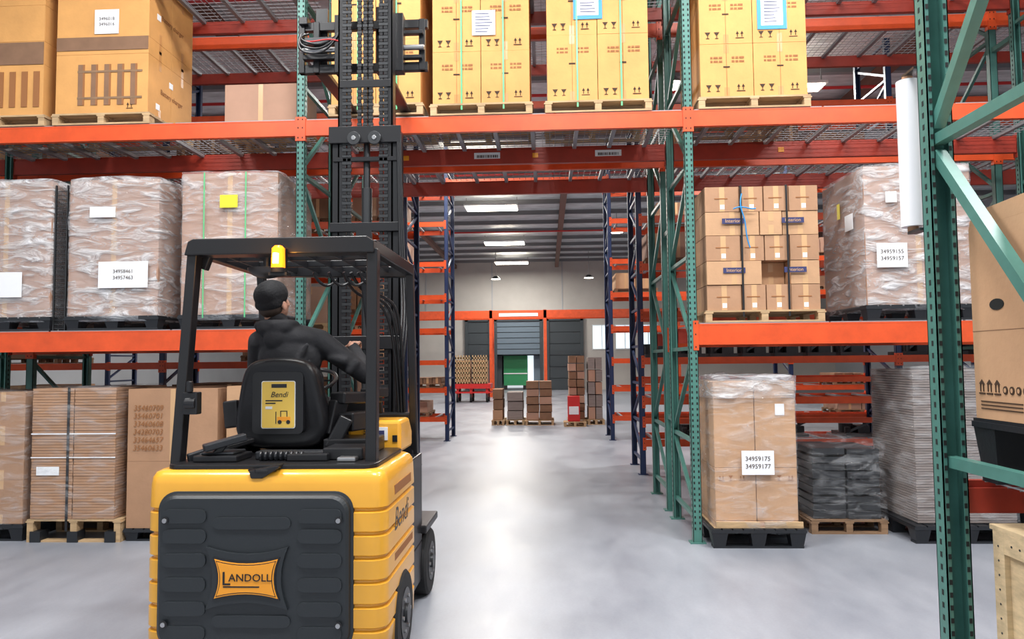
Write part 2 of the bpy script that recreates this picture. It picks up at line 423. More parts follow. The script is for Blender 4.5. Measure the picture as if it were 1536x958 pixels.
def icon_arrows(b, cx, Y, z, s, k='ink'):
    for d in (-.3*s, .3*s):
        b.box(cx+d-.05*s, cx+d+.05*s, Y-.001, Y, z+.2*s, z+.65*s, k)
        b.prism([(cx+d-.2*s, z+.6*s), (cx+d+.2*s, z+.6*s), (cx+d, z+s)], 'y', Y-.001, Y, k)
    b.box(cx-.55*s, cx+.55*s, Y-.001, Y, z, z+.1*s, k)
def icon_glass(b, cx, Y, z, s, k='ink'):
    b.prism([(cx-.42*s, z+s), (cx+.42*s, z+s), (cx+.1*s, z+.5*s), (cx-.1*s, z+.5*s)], 'y', Y-.001, Y, k)
    b.box(cx-.05*s, cx+.05*s, Y-.001, Y, z+.1*s, z+.5*s, k); b.box(cx-.25*s, cx+.25*s, Y-.001, Y, z, z+.1*s, k)

def carton(b, x0, x1, y0, y1, z0, z1, k, tape='tape', style='v'):
    g = .003; b.box(x0+g, x1-g, y0+g, y1-g, z0+.001, z1-.001, k)
    cx = (x0+x1)/2; cy = (y0+y1)/2; tw = .024; f = y0+g
    if style == 'v':
        b.box(cx-tw, cx+tw, f-.0012, f, z1-.09, z1-.002, tape); b.box(cx-tw, cx+tw, f-.0012, f, z0+.002, z0+.09, tape)
        b.box(cx-tw, cx+tw, f, y1-g, z1-.001, z1+.0006, tape)
    elif style == 'm':
        b.box(cx-tw, cx+tw, f-.0012, f, z0+.002, z1-.002, tape)
    elif style == 'side':
        for xx, s in ((x0+g, -1), (x1-g, 1)):
            b.box(xx, xx+s*.0012, cy-tw, cy+tw, z1-.1, z1-.002, tape); b.box(xx, xx+s*.0012, cy-tw, cy+tw, z0+.002, z0+.1, tape)

def film(x0, x1, y0, y1, z0, z1, k, parent, amp=.012, name='stretch_film'):
    bm = bmesh.new()
    bmesh.ops.create_cube(bm, size=1)
    bmesh.ops.subdivide_edges(bm, edges=bm.edges[:], cuts=16, use_grid_fill=True)
    sd = random.random()*50
    for v in bm.verts:
        p = v.co*2
        r = 6.0; q = Vector((p.x, p.y, p.z)); L = (abs(q.x)**r*1+abs(q.y)**r)**(1/r) if (abs(q.x)+abs(q.y)) > 0 else 1
        m = max(abs(q.x), abs(q.y))
        if L > 0 and m > 0: f = 1+(m/L-1)*.35
        else: f = 1
        X = (x0+x1)/2+q.x*f*(x1-x0)/2; Y = (y0+y1)/2+q.y*f*(y1-y0)/2; Z = (z0+z1)/2+q.z*(z1-z0)/2
        n1 = noise.noise(Vector((X*3+sd, Y*3, Z*8))); n2 = noise.noise(Vector((X*9, Y*9+sd, Z*3)))
        d = amp*(n1+.5*n2+.4)
        X += d*(1 if q.x > .99 else -1 if q.x < -.99 else 0); Y += d*(1 if q.y > .99 else -1 if q.y < -.99 else 0)
        if q.z > .99: Z += d*1.3
        v.co = (X, Y, Z)
    me = bpy.data.meshes.new(name); bm.to_mesh(me); bm.free(); me.materials.append(M[k])
    for p in me.polygons: p.use_smooth = True
    o = bpy.data.objects.new(name, me); COL.objects.link(o); o.parent = parent; return o

def load(name, x0, x1, y0, y1, z, H, nx, nz, k='card', pal='wood', ph=.12, ny=2, style='v', tape='tape', flm=None, over=.02, hs=None, jit=.004):
    e = empty(name)
    if pal:
        p = MB(); pallet(p, x0-over, x1+over, y0-over, y1+over, z, pal, ph); p.build('pallet', e)
    zb = z+ph; b = MB()
    hs = hs or [H/nz]*nz
    for iz in range(len(hs)):
        for ix in range(nx):
            for iy in range(ny):
                j = random.uniform(0, jit)
                xa = x0+(x1-x0)*ix/nx; xb = x0+(x1-x0)*(ix+1)/nx; ya = y0+(y1-y0)*iy/ny; yb = y0+(y1-y0)*(iy+1)/ny
                carton(b, xa, xb, ya+(j if iy == 0 else 0), yb, zb, zb+hs[iz], k, tape, style)
        zb += hs[iz]
    b.build('cartons', e, bevel=.004, seg=1)
    if flm: film(x0-.012, x1+.012, y0-.016, y1+.012, z+ph-.05, zb+.01, flm, e)
    return e, zb

def label(e, cx, Y, cz, w, h, lines=None, k='paper', ts=.045, rot=0):
    b = MB(); b.box(cx-w/2, cx+w/2, Y-.002, Y, cz-h/2, cz+h/2, k); b.build('paper_label', e)
    if lines:
        for i, t in enumerate(lines):
            text(t, (cx, Y-.0032, cz+(len(lines)-1)*ts*.6-i*ts*1.2), ts, 'ink', e, 'label_text')

def yellow_load(x0, x1, hs, strap=True, z=L2+.01, nx=2, y0=6.80, y1=7.80, sheets=None):
    e, zt = load('carton_pallet_load', x0, x1, y0, y1, z, 0, nx, 0, 'yel', 'wood', .11, 2, 'v', 'tapeY', hs=hs)
    b = MB(); zb = z+.11; W = (x1-x0)/nx
    for h in hs:
        for i in range(nx):
            cx = x0+W*(i+.5); F = y0+.0025
            b.box(cx-.0015, cx+.0015, F-.001, F, zb+.01, zb+h-.01, 'inkbr')
            icon_glass(b, cx-W*.17, F, zb+.05, .062); icon_glass(b, cx-W*.34, F, zb+.05, .062); icon_arrows(b, cx+W*.26, F, zb+.05, .07)
            for q in range(2):
                for (s0, s1) in ((-.3, -.26), (-.24, -.16), (-.14, -.08), (.1, .15), (.17, .22), (.24, .33)):
                    b.box(cx+W*s0, cx+W*s1, F-.001, F, zb+h-.14-q*.035, zb+h-.122-q*.035, 'inkbr')
            b.box(cx-.03, cx+.03, F-.001, F, zb+h*.55, zb+h*.575, 'ink')
        zb += h
    if strap:
        for fx in (.30, .73):
            xx = x0+(x1-x0)*fx; b.box(xx-.008, xx+.008, y0-.004, y0-.001, z+.05, zt, 'strapg')
            b.box(xx-.008, xx+.008, y0-.004, y1+.004, zt, zt+.003, 'strapg')
    b.build('printed_marks', e)
    if sheets:
        for (cx, cz, w, h, k) in sheets:
            if k == 'bltape':
                q = MB(); q.box(cx-w/2-.035, cx+w/2+.035, y0-.0028, y0-.001, cz-h/2-.035, cz+h/2+.02, 'bltape'); q.build('tape_border', e)
            q = MB(); q.box(cx-w/2, cx+w/2, y0-.005, y0-.003, cz-h/2, cz+h/2, 'paper')
            for r in range(7): q.box(cx-w*.36, cx+w*random.uniform(.1, .38), y0-.006, y0-.005, cz+h*(.36-.12*r)-.004, cz+h*(.36-.12*r)+.004, 'inkblue')
            q.build('paper_label', e)
    return e
yellow_load(-1.05, -.13, [.50, .56, .5], sheets=[(-.56, 4.84, .22, .24, 'paper')])
yellow_load(.03, .98, [.63, .58, .5], sheets=[(.42, 5.0, .20, .24, 'bltape')])
yellow_load(1.45, 2.43, [.50, .50, .5], strap=False, sheets=[(2.12, 4.86, .20, .26, 'bltape')])
eC = yellow_load(-2.02, -1.16, [.62, .62, .4], strap=True, z=L2+.03)
e, zt = load('carton_pallet_load', -4.72, -3.80, 6.80, 7.68, L2+.01, 0, 1, 0, 'yel', 'wood', .11, 2, 'side', 'tapeY', hs=[.58, .17, .62])
b = MB(); b.box(-4.715, -3.805, 6.799, 6.802, L2+.74, L2+.87, 'cardd')
for i in range(5):
    xx = -4.46+i*.13
    b.box(xx-.035, xx+.012, 6.7995, 6.8025, L2+.2, L2+.60, 'cardd'); b.box(xx+.012, xx+.03, 6.799, 6.8025, L2+.2, L2+.60, 'inkbr')
b.box(-4.5, -3.86, 6.7985, 6.8025, L2+.52, L2+.54, 'woodd'); b.box(-4.5, -3.86, 6.7985, 6.8025, L2+.26, L2+.28, 'woodd')
b.box(-3.803, -3.80, 6.95, 7.02, L2+.2, L2+.26, 'paper'); b.box(-3.803, -3.80, 7.2, 7.27, L2+.5, L2+.56, 'paper'); b.box(-3.803, -3.80, 6.95, 7.02, L2+1.1, L2+1.16, 'paper')
icon_arrows(b, -3.98, 6.802, L2+.16, .06)
b.build('printed_marks', e)
label(e, -4.22, 6.80, L2+1.02, .24, .24, ['3496018', '3496016'])
text('Battery charger', (-3.7985, 7.25, L2+.40), .07, 'inkbr', e, rot=(pi/2, 0, pi/2)); text('Battery charger', (-3.7985, 7.25, L2+1.15), .07, 'inkbr', e, rot=(pi/2, 0, pi/2))
e, zt = load('carton_pallet_load', -5.75, -4.84, 6.80, 7.68, L2+.01, 0, 1, 0, 'yel', 'wood', .11, 2, 'side', 'tapeY', hs=[.50, .23, .36, .4])
b = MB(); b.box(-5.74, -4.845, 6.799, 6.802, L2+.62, L2+.84, 'cardd')
for i in range(4): b.box(-5.3+i*.12, -5.24+i*.12, 6.799, 6.8025, L2+.2, L2+.55, 'inkbr')
b.build('printed_marks', e)
load('carton_pallet_load', -3.22, -2.48, 7.18, 7.84, L2+.012, .39, 1, 1, 'cardp', 'wood', .11, 1, 'm')

# --- level 1 left: wrapped loads on black plastic pallets
z1 = L1+.012
for (xa, xb, top) in ((-5.62, -4.72, 3.42), (-4.55, -3.67, 3.42), (-3.45, -2.52, 3.46)):
    e, zt = load('wrapped_pallet_load', xa, xb, 6.80, 7.80, z1, top-z1-.13, 1, 1, 'cardp', 'plastic', .13, 1, 'm', flm='filmw' if xa < -4 else 'film')
    if xa < -5: label(e, -5.25, 6.765, 2.42, .55, .24)
    elif xa < -4: label(e, -3.99, 6.765, 2.50, .48, .25, ['34958461', '34957463'], ts=.05); label(e, -4.2, 6.765, 3.1, .25, .1)
    else:
        label(e, -2.98, 6.765, 3.18, .17, .12, k='ylab')
        b = MB()
        for xx in (-3.22, -2.82): b.box(xx-.006, xx+.006, 6.768, 6.772, z1+.1, top, 'strapg')
        b.build('straps', e)
# mesh guard between the first two loads
b = MB()
for i in range(8): x = -4.69+i*.014; b.box(x-.002, x+.002, 6.83, 6.834, z1, 3.36, 'dsteel')
for i in range(34): z = z1+.02+i*.04; b.box(-4.70, -4.58, 6.826, 6.83, z-.003, z+.003, 'dsteel')
b.box(-4.705, -4.695, 6.82, 6.84, z1, 3.38, 'dsteel'); b.box(-4.59, -4.58, 6.82, 6.84, z1, 3.38, 'dsteel')
b.build('mesh_panel')
# right level 1: stacked small cartons
e = empty('carton_pallet_load'); b = MB(); x0, x1, y0, y1 = 1.47, 2.50, 6.82, 7.70
p = MB(); pallet(p, x0-.02, x1+.02, y0-.02, y1+.02, z1, 'wood', .11); p.build('pallet', e)
zb = z1+.11; hs = [.235, .22, .235, .22, .235]
for r, h in enumerate(hs):
    fr = [0, .31, .52, .74, 1] if r % 2 == 0 else [0, .49, .74, 1] if r == 1 else [0, .48, .68, 1]
    for a, c in zip(fr[:-1], fr[1:]):
        for iy in range(3):
            o = random.uniform(0, .02)
            if iy == 0 and r == 1 and a == .49: o = .18
            carton(b, x0+(x1-x0)*a, x0+(x1-x0)*c-.004, y0+iy*.29+(o if iy == 0 else 0), y0+(iy+1)*.29, zb, zb+h-.003, 'card2' if (r+iy) % 2 else 'card', 'tape', 'm' if r % 2 == 0 else 'v')
            if iy == 0 and o < .1 and r % 2 == 0:
                cx = x0+(x1-x0)*(a+c)/2; b.box(cx-.02, cx+.02, y0+o-.0005, y0+o+.003, zb+h*.1, zb+h*.28, 'paper')
                b.box(cx-.07, cx+.05, y0+o-.0005, y0+o+.003, zb+h*.5, zb+h*.54, 'inkbr')
    zb += h
for fx in (.315, .715):
    xx = x0+(x1-x0)*fx; b.box(xx-.009, xx+.009, y0-.006, y0-.003, z1+.05, zb, 'strapk'); b.box(xx-.009, xx+.009, y0-.006, y1, zb, zb+.003, 'strapk')
b.build('cartons', e, bevel=.004, seg=1)
for (tx, rr) in ((1.72, 3), (2.26, 3), (1.72, 1), (2.27, 1)):
    zz = z1+.11+sum(hs[:rr])+.13
    q = MB(); q.box(tx-.10, tx+.10, y0-.0025, y0+.0005, zz-.025, zz+.025, 'inkblue'); q.build('print_block', e)
    text('Interion', (tx, y0-.0032, zz), .045, 'tape', e)
tube('blue_strap_tail', [(1.80, 6.80, 3.16), (1.76, 6.78, 3.05), (1.84, 6.78, 2.92), (1.82, 6.79, 2.78), (1.86, 6.79, 2.66)], .006, 'bltape', e)
tube('blue_strap_knot', [(1.72, 6.80, 3.02), (1.8, 6.775, 3.06), (1.86, 6.78, 3.0), (1.92, 6.79, 3.02)], .006, 'bltape', e)
e, zt = load('wrapped_pallet_load', 2.90, 3.85, 6.82, 7.82, z1, 1.27, 1, 1, 'cardp', 'plastic', .14, 1, 'm', flm='filmw')
label(e, 3.12, 6.785, 2.57, .27, .22, ['34959155', '34959157'], ts=.052); label(e, 3.13, 6.785, 3.1, .10, .1)
b = MB(); b.box(2.868, 2.872, 7.0, 7.18, 2.85, 3.0, 'paper'); b.box(2.868, 2.872, 7.3, 7.36, 3.0, 3.15, 'ylab'); b.build('side_labels', e)

# --- floor level left
e = empty('corrugated_pallet_load'); b = MB(); x0, x1, y0, y1 = -4.88, -4.06, 6.82, 7.75
p = MB(); pallet(p, x0-.02, x1+.06, y0-.02, y1+.02, 0, 'wood', .21)
for f in (0, .5, 1): p.box(x0+.02+f*.72, x0+.12+f*.72, y0-.022, y0+.1, 0, .10, 'plast')
p.build('pallet', e)
for ix in range(2):
    xa = x0+ix*.41; n = 46
    for i in range(n):
        zz = .215+i*(1.22/n); b.box(xa+.004, xa+.406-random.uniform(0, .003), y0+random.uniform(0, .006), y1, zz, zz+1.22/n-.003, 'card')
for xx in (x0+.36,): b.box(xx-.012, xx+.012, y0-.008, y0-.004, .1, 1.44, 'strapk'); b.box(xx-.012, xx+.012, y0-.008, y1, 1.436, 1.44, 'strapk')
b.box(x0, x1, y0-.006, y0-.004, 1.0, 1.012, 'paper'); b.box(x0, x1, y0-.006, y0-.004, .78, .79, 'paper')
b.build('sheet_stack', e); label(e, x0+.17, y0-.006, .66, .22, .08)
film(x0-.01, x1+.01, y0-.014, y1+.01, .2, 1.45, 'film_d', e, .006)
e, zt = load('carton_pallet_load', -5.85, -4.97, 6.85, 7.75, 0, 1.24, 2, 3, 'card', 'plastic', .16, 2, 'v', flm='film_l')
e, zt = load('carton_pallet_load', -3.97, -3.10, 6.85, 7.75, 0, 1.30, 1, 2, 'card', None, .12, 1, 'm', hs=[.62, .68])
p = MB(); pallet(p, -3.99, -3.08, 6.84, 7.77, 0, 'plastic', .12); p.build('pallet', e)
for i, t in enumerate(['35460709', '35460701', '33460608', '34280703', '33464657', '35460633']):
    text(t, (-3.77, 6.847, 1.24-i*.075), .072, 'inkbr', e, 'handwriting', shear=.2)
e, zt = load('carton_pallet_load', -3.02, -2.45, 6.85, 7.75, 0, 1.30, 1, 2, 'card2', None, .12, 1, 'm', hs=[.62, .7])
p = MB(); pallet(p, -3.04, -2.43, 6.84, 7.77, 0, 'plastic', .12); p.build('pallet', e)
for i, t in enumerate(['3486', '3484', '3546']): text(t, (-2.85, 6.847, 1.22-i*.08), .08, 'inkbr', e, 'handwriting', shear=.2)
# --- floor level right
e, zt = load('wrapped_pallet_load', 1.46, 2.18, 6.66, 7.50, 0, 0, 2, 0, 'card2', 'plastic', .17, 1, 'x', flm='film_l', hs=[.06, .46, .76], over=.05)
b = MB(); b.box(1.44, 2.21, 6.64, 7.5, .172, .178, 'wood'); b.box(1.46, 1.84, 6.64, 6.66, .18, .225, 'wood'); b.box(1.88, 2.21, 6.64, 6.66, .18, .225, 'wood')
for i, cx in enumerate((1.52, 1.60, 1.70, 2.02, 2.12)):
    (icon_glass if i % 2 else icon_arrows)(b, cx, 6.662, .58, .045, 'inkbr')
b.box(2.0, 2.08, 6.658, 6.6615, 1.15, 1.25, 'paper')
b.build('slip_board', e); label(e, 1.83, 6.625, .74, .28, .21, ['34959175', '34959177'], ts=.055)
film(1.44, 2.20, 6.64, 7.52, 1.30, 1.49, 'filmw', e, .02, 'film_top_wrap')
e = empty('wrapped_pallet_load'); p = MB(); pallet(p, 2.46, 3.16, 7.15, 7.85, 0, 'woodd', .13); p.build('pallet', e); b = MB()
for i in range(9):
    for j in range(2): b.box(2.5+j*.32, 2.80+j*.32, 7.2+random.uniform(0, .02), 7.8, .135+i*.075, .135+i*.075+random.uniform(.05, .07), 'plast2')
b.build('dark_goods', e); film(2.47, 3.15, 7.16, 7.84, .13, .86, 'film_d', e, .035)
e = empty('wrapped_pallet_load'); p = MB(); pallet(p, 3.22, 4.20, 6.78, 7.8, 0, 'plastic', .16); p.build('pallet', e); b = MB()
for ix in range(2):
    for i in range(60): b.box(3.29+ix*.44, 3.71+ix*.44, 6.86+random.uniform(0, .008), 7.72, .17+i*.0228, .17+i*.0228+.019, 'greyc')
b.build('sheet_stack', e); film(3.27, 4.19, 6.84, 7.74, .15, 1.56, 'film_l', e, .012)
e, zt = load('carton_pallet_load', 4.3, 4.85, 6.85, 7.75, 0, .5, 1, 1, 'plast2', 'plastic', .16, 1, 'x')

# --- second row fillers (left side)
load('wrapped_pallet_load', -5.6, -4.6, 8.3, 9.25, z1, 1.1, 2, 2, 'cardp', 'wood', .12, 1, flm='film')
load('carton_pallet_load', -4.4, -3.5, 8.3, 9.25, z1, .9, 2, 2, 'card', 'wood', .12, 1)
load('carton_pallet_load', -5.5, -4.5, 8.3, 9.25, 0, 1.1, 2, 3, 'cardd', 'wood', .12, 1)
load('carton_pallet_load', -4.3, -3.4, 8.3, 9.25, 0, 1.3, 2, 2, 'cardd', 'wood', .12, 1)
load('carton_pallet_load', -3.3, -2.5, 8.3, 9.25, z1, .42, 2, 1, 'cardp', 'wood', .12, 1)

# --- loads in deeper blue racks
def filler(Y0, cols, seed, noshelf=(), pright=.36):
    rnd = random.Random(seed)
    for (c0, c1, side) in cols:
        for li, z in enumerate([0.0]+LV[:-1]):
            gapz = (LV[li]-z-.14) if li < len(LV) else .5
            x = c0+.1
            while x < c1-.7:
                w = rnd.uniform(.6, 1.0); pr = rnd.random()
                if pr < (.62 if side < 0 else pright) and not (side > 0 and li in noshelf):
                    h = gapz*rnd.uniform(.5, .88); zz = z+.004
                    k = rnd.choice(['card', 'cardp', 'cardd', 'card2'])
                    b = MB(); pallet(b, x, min(x+w, c1-.1), Y0+.08, Y0+1.0, zz, 'woodd', .09)
                    xe = min(x+w, c1-.1); n = rnd.choice((1, 2, 3)); W = (xe-x-.04)/n
                    for i in range(n):
                        hh = h*rnd.uniform(.8, 1)-.09
                        if hh > .05: carton(b, x+.02+i*W, x+.02+(i+1)*W-.01, Y0+.1, Y0+.95, zz+.09, zz+.09+hh, k, 'tape', 'm')
                    b.build('carton_pallet_load')
                x += w+.12
filler(10.8, [(-5.75, -2.1, -1), (-9.4, -5.75, -1), (1.36, 5.01, 1), (5.01, 8.66, 1)], 3, (0, 1, 2, 3))
filler(15.4, [(-5.75, -2.1, -1), (1.33, 4.98, 1), (4.98, 8.6, 1)], 5, (), .3)
def part(x, Y, z, s=1.0):
    b = MB(); b.box(x-.2, x+.2, Y+.2, Y+.8, z, z+.05, 'plast2'); b.cyl((x-.1, Y+.5, z+.05), (x-.1, Y+.5, z+.25*s), .1, 'plast2', 14)
    b.box(x+.0, x+.17, Y+.3, Y+.7, z+.05, z+.22*s, 'plast2'); b.bar((x-.18, Y+.3, z+.05), (x+.18, Y+.3, z+.3*s), .03, .03, 'dsteel'); b.cyl((x+.1, Y+.3, z+.18), (x+.1, Y+.3, z+.36*s), .03, 'dsteel', 10)
    b.cyl((x-.16, Y+.28, z+.05), (x-.16, Y+.28, z+.2*s), .04, 'plast2', 10)
    b.build('machine_part')
for i in range(14):
    x = 1.65+i*.47
    if abs(x-5.01) > .28: part(x, 10.8, LV[2]+.002, .8+.5*((i*37) % 10)/10)
for i in (1, 3, 4, 6): part(1.7+i*.47, 10.8, LV[0]+.002, .7)

# --- far floor goods in tunnel
def brickstack(x0, x1, Y, H, k, top=None, cols=2, rows=4):
    b = MB(); pallet(b, x0, x1, Y, Y+1.0, 0, 'wood', .13)
    for r in range(rows):
        for c in range(cols):
            o = (.03 if r % 2 else 0); W = (x1-x0-.06)/cols
            b.box(x0+.03+c*W+o*.3, x0+.03+(c+1)*W-.02+o*.3, Y+.05+o, Y+.92, .14+r*H/rows, .14+(r+1)*H/rows-.02, (k if (r+c) % 3 else (top or k)))
    return b.build('carton_pallet_load')
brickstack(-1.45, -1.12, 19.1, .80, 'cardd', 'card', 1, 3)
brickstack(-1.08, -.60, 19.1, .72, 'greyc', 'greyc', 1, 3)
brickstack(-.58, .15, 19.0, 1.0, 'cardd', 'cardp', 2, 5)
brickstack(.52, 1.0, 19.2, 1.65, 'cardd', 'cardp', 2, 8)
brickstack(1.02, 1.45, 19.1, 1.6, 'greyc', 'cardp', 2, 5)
b = MB(); b.box(.50, .80, 18.65, 19.0, .13, .75, 'red'); pallet(b, .4, .95, 18.55, 19.1, 0, 'wood', .12); b.box(.53, .77, 18.64, 18.65, .3, .5, 'paper'); b.build('red_crate')
b = MB()
for (x0, z0, h) in ((-3.75, .75, 1.15), (-3.05, .75, 1.15)):
    for i in range(6): b.box(x0+i*.11, x0+i*.11+.05, 30, 30.04, z0, z0+h, 'wood')
    for i in range(6): b.box(x0, x0+.62, 30, 30.05, z0+i*.2, z0+i*.2+.07, 'wood')
    b.box(x0+.02, x0+.60, 30.06, 30.8, z0, z0+.95, 'card')
b.box(-3.9, -2.3, 29.9, 31, .55, .74, 'red'); b.box(-3.9, -2.3, 29.95, 31, .36, .42, 'red')
for x in (-3.65, -3.1, -2.45):
    for yy in (30.0, 30.8): b.cyl((x-.04, yy, .17), (x+.04, yy, .17), .17, 'rubber', 16); b.box(x-.05, x+.05, yy-.03, yy+.03, .2, .6, 'red')
b.build('crate_trolley')

# ------------------------------------------------------------------ near rack (right foreground)
b = MB()
NZ = [.15, 1.22, 2.56, 3.85]; NX = 1.655
for X in (NX, 5.25):
    column(b, X, 3.20, 4.6, 'green', 1, .10, .075, holes=4.6); column(b, X, 2.05, 4.6, 'green', -1, .10, .075, holes=4.6)
    for z in NZ: b.bar((X, 3.15, z), (X, 2.1, z), .045, .045, 'green')
    b.bar((X, 3.15, 2.50), (X, 2.1, 1.28), .045, .045, 'green'); b.bar((X, 3.15, 2.62), (X, 2.1, 3.8), .045, .045, 'green')
    b.bar((X, 3.15, .2), (X, 2.1, 1.16), .045, .045, 'green')
z = .12
while z < 4.5:
    for dx in (-.036, .036): b.box(NX+dx-.006, NX+dx+.006, 3.1235, 3.125, z, z+.02, 'hole')
    z += .0508
beam(b, NX+.01, 5.24, 3.20, 1.14, .13, 'redbeam', 1, conn=False); beam(b, NX+.01, 5.24, 2.05, 1.14, .13, 'redbeam', -1, conn=False)
beam(b, NX+.01, 5.24, 3.20, 3.6, .13, 'redbeam', 1, conn=False); beam(b, NX+.01, 5.24, 2.05, 3.6, .13, 'redbeam', -1, conn=False)
b.build('pallet_rack')
d = MB(); deck(d, 1.71, 5.25, 2.12, 3.14, 1.141); d.build('wire_rack_decking')
BX = 1.735
e = empty('carton_pallet_load'); b = MB(); pallet(b, BX-.01, 2.8, 2.14, 3.12, 1.151, 'plastic', .25); b.build('pallet', e)
b = MB(); b.box(BX, 2.75, 2.14, 3.10, 1.402, 2.17, 'card2'); b.box(BX-.0015, BX, 2.14, 3.10, 1.75, 1.752, 'cardd')
b.prism([(2.14, 2.17), (3.10, 2.17), (3.07, 2.23), (2.17, 2.26)], 'x', BX, BX+.003, 'card2')
b.build('carton', e, bevel=.006)
b = MB()
b.prism([(2.93+.045*math.cos(a*pi/8), 1.85+.022*math.sin(a*pi/8)) for a in range(16)], 'x', BX-.003, BX, 'hole')
for i, yy in enumerate((3.05, 3.00, 2.95)):
    for dd in (-.01, .01): b.box(BX-.003, BX, yy+dd-.002, yy+dd+.002, 1.51, 1.54, 'ink')
    b.prism([(yy-.018, 1.54), (yy+.018, 1.54), (yy, 1.558)], 'x', BX-.003, BX, 'ink'); b.box(BX-.003, BX, yy-.02, yy+.02, 1.50, 1.506, 'ink')
for i, yy in enumerate((2.90, 2.86, 2.82, 2.78)):
    b.prism([(yy+.014*math.cos(a*pi/5), 1.52+.016*math.sin(a*pi/5)) for a in range(10)], 'x', BX-.003, BX, 'ink')
    b.prism([(yy+.007*math.cos(a*pi/5), 1.52+.009*math.sin(a*pi/5)) for a in range(10)], 'x', BX-.004, BX-.003, 'card2')
for i in range(3): b.box(BX-.003, BX, 2.8, 3.06, 1.470-i*.014, 1.474-i*.014, 'ink')
b.build('printed_marks', e)
b = MB(); q = 1.765; b.box(q+.022, 2.8, 2.1, 3.08, .1, .94, 'osb')
for yy in (2.1, 2.56, 3.01): b.box(q, q+.022, yy, yy+.07, .08, .96, 'osb')
b.box(q, q+.022, 2.17, 2.56, .88, .96, 'osb'); b.box(q, q+.022, 2.63, 3.01, .88, .96, 'osb'); b.box(q, q+.022, 2.17, 2.56, .08, .16, 'osb'); b.box(q, q+.022, 2.63, 3.01, .08, .16, 'osb')
b.box(q, 2.82, 2.08, 3.10, .96, .98, 'osb')
for yy in (2.1, 2.55, 3.0): b.box(q+.02, 2.8, yy, yy+.08, 0, .1, 'wood')
for i in range(15): b.cyl((q-.002, 3.045, .12+i*.056), (q, 3.045, .12+i*.056), .005, 'dsteel', 8)
for i in range(7): b.cyl((q-.002, 2.66+i*.05, .92), (q, 2.66+i*.05, .92), .005, 'dsteel', 8)
b.build('plywood_crate', bevel=.003, seg=1)
e = empty('stretch_film_roll'); b = MB(); rx, ry = 1.612, 3.30
b.cyl((rx, ry, 2.22), (rx, ry, 2.87), .047, 'whiteroll', 32); b.cyl((rx, ry, 2.20), (rx, ry, 2.22), .022, 'card', 20); b.cyl((rx, ry, 2.87), (rx, ry, 2.89), .022, 'card', 20)
b.box(rx-.02, rx+.02, 3.20, ry+.01, 2.188, 2.20, 'dsteel'); b.box(rx-.02, rx+.02, 3.20, ry+.01, 2.89, 2.90, 'dsteel')
b.build('roll', e, smooth=True)

# ------------------------------------------------------------------ forklift
F = empty('forklift')
CX = -1.455; W = 1.25
b = MB(); rings = []
def ring(z, ins, y0=3.77, y1=4.62):
    return [(p[0], p[1], z) for p in rrect(CX, (y0+y1)/2, W, y1-y0, .075, 6, ins)]
zs = [(.14, .02), (.16, 0)]
for g in (.30, .42, .54, .66, .78, .90):
    zs += [(g-.014, -.004), (g-.004, .012), (g+.004, .012), (g+.014, -.004)]
zs += [(1.03, 0), (1.065, .006), (1.088, .02), (1.10, .045)]
b.loft([ring(z, i) for z, i in zs], 'fy'); b.build('counterweight_body', F, smooth=True, angle=50)
b = MB(); PX, PZ, PW, PH = -1.50, .60, .99, .77
def pring(y, ins): return [(p[0], y, p[1]) for p in rrect(PX, PZ, PW, PH, .09, 8, ins)]
b.loft([pring(y, i) for y, i in ((3.79, -.012), (3.762, -.012), (3.758, 0), (3.735, .004), (3.722, .018))], 'fg')
for z in (.30, .42, .54, .66, .78, .88):
    for (xa, xb) in ((PX-.46, PX-.235), (PX+.235, PX+.46)):
        b.prism(rrect((xa+xb)/2, z, abs(xb-xa), .07, .03, 4), 'y', 3.713, 3.724, 'fg')
for z in (.36, .845): b.prism(rrect(PX, z, .40, .06, .03, 4), 'y', 3.714, 3.724, 'fg')
for sx in (-.445, .445):
    for z in (.345, .86):
        b.cyl((PX+sx, 3.71, z), (PX+sx, 3.706, z), .019, 'fk', 18); b.cyl((PX+sx, 3.706, z), (PX+sx, 3.700, z), .012, 'steel', 14)
def pin(cx, cz, w, h, q, n=8):
    c = [(cx-w/2, cz-h/2), (cx+w/2, cz-h/2), (cx+w/2, cz+h/2), (cx-w/2, cz+h/2)]; P = []
    for i in range(4):
        a = c[i]; d = c[(i+1) % 4]
        for j in range(n):
            t = j/n; x = a[0]+(d[0]-a[0])*t; z = a[1]+(d[1]-a[1])*t; k = q*4*t*(1-t)
            mx = (a[0]+d[0])/2-cx; mz = (a[1]+d[1])/2-cz; l = math.hypot(mx, mz)
            P.append((x-mx/l*k, z-mz/l*k))
    return P
b.prism(pin(PX-.02, .575, .42, .31, .035), 'y', 3.706, 3.724, 'fg')
b.prism(pin(PX-.02, .575, .345, .215, .024), 'y', 3.701, 3.708, 'fk')
b.prism(pin(PX-.02, .575, .325, .195, .022), 'y', 3.698, 3.702, 'logo')
b.prism(pin(PX-.02, .575, .308, .178, .020), 'y', 3.697, 3.699, 'fk')
b.prism(pin(PX-.02, .575, .298, .168, .019), 'y', 3.6955, 3.698, 'logo')
b.box(PX-.135, PX+.05, 3.694, 3.6955, .533, .540, 'fk')
b.build('rear_panel', F, bevel=.003, seg=2)
text('L', (PX-.12, 3.694, .574), .095, 'fk', F, 'logo_text', ext=.0015); text('ANDOLL', (PX+.002, 3.694, .580), .052, 'fk', F, 'logo_text', ext=.0015, sx=1.05)
SXD = CX+W/2+.0045
text('Bendi', (SXD, 4.16, .80), .17, 'fk', F, 'side_decal', rot=(pi/2, 0, pi/2), shear=.3)
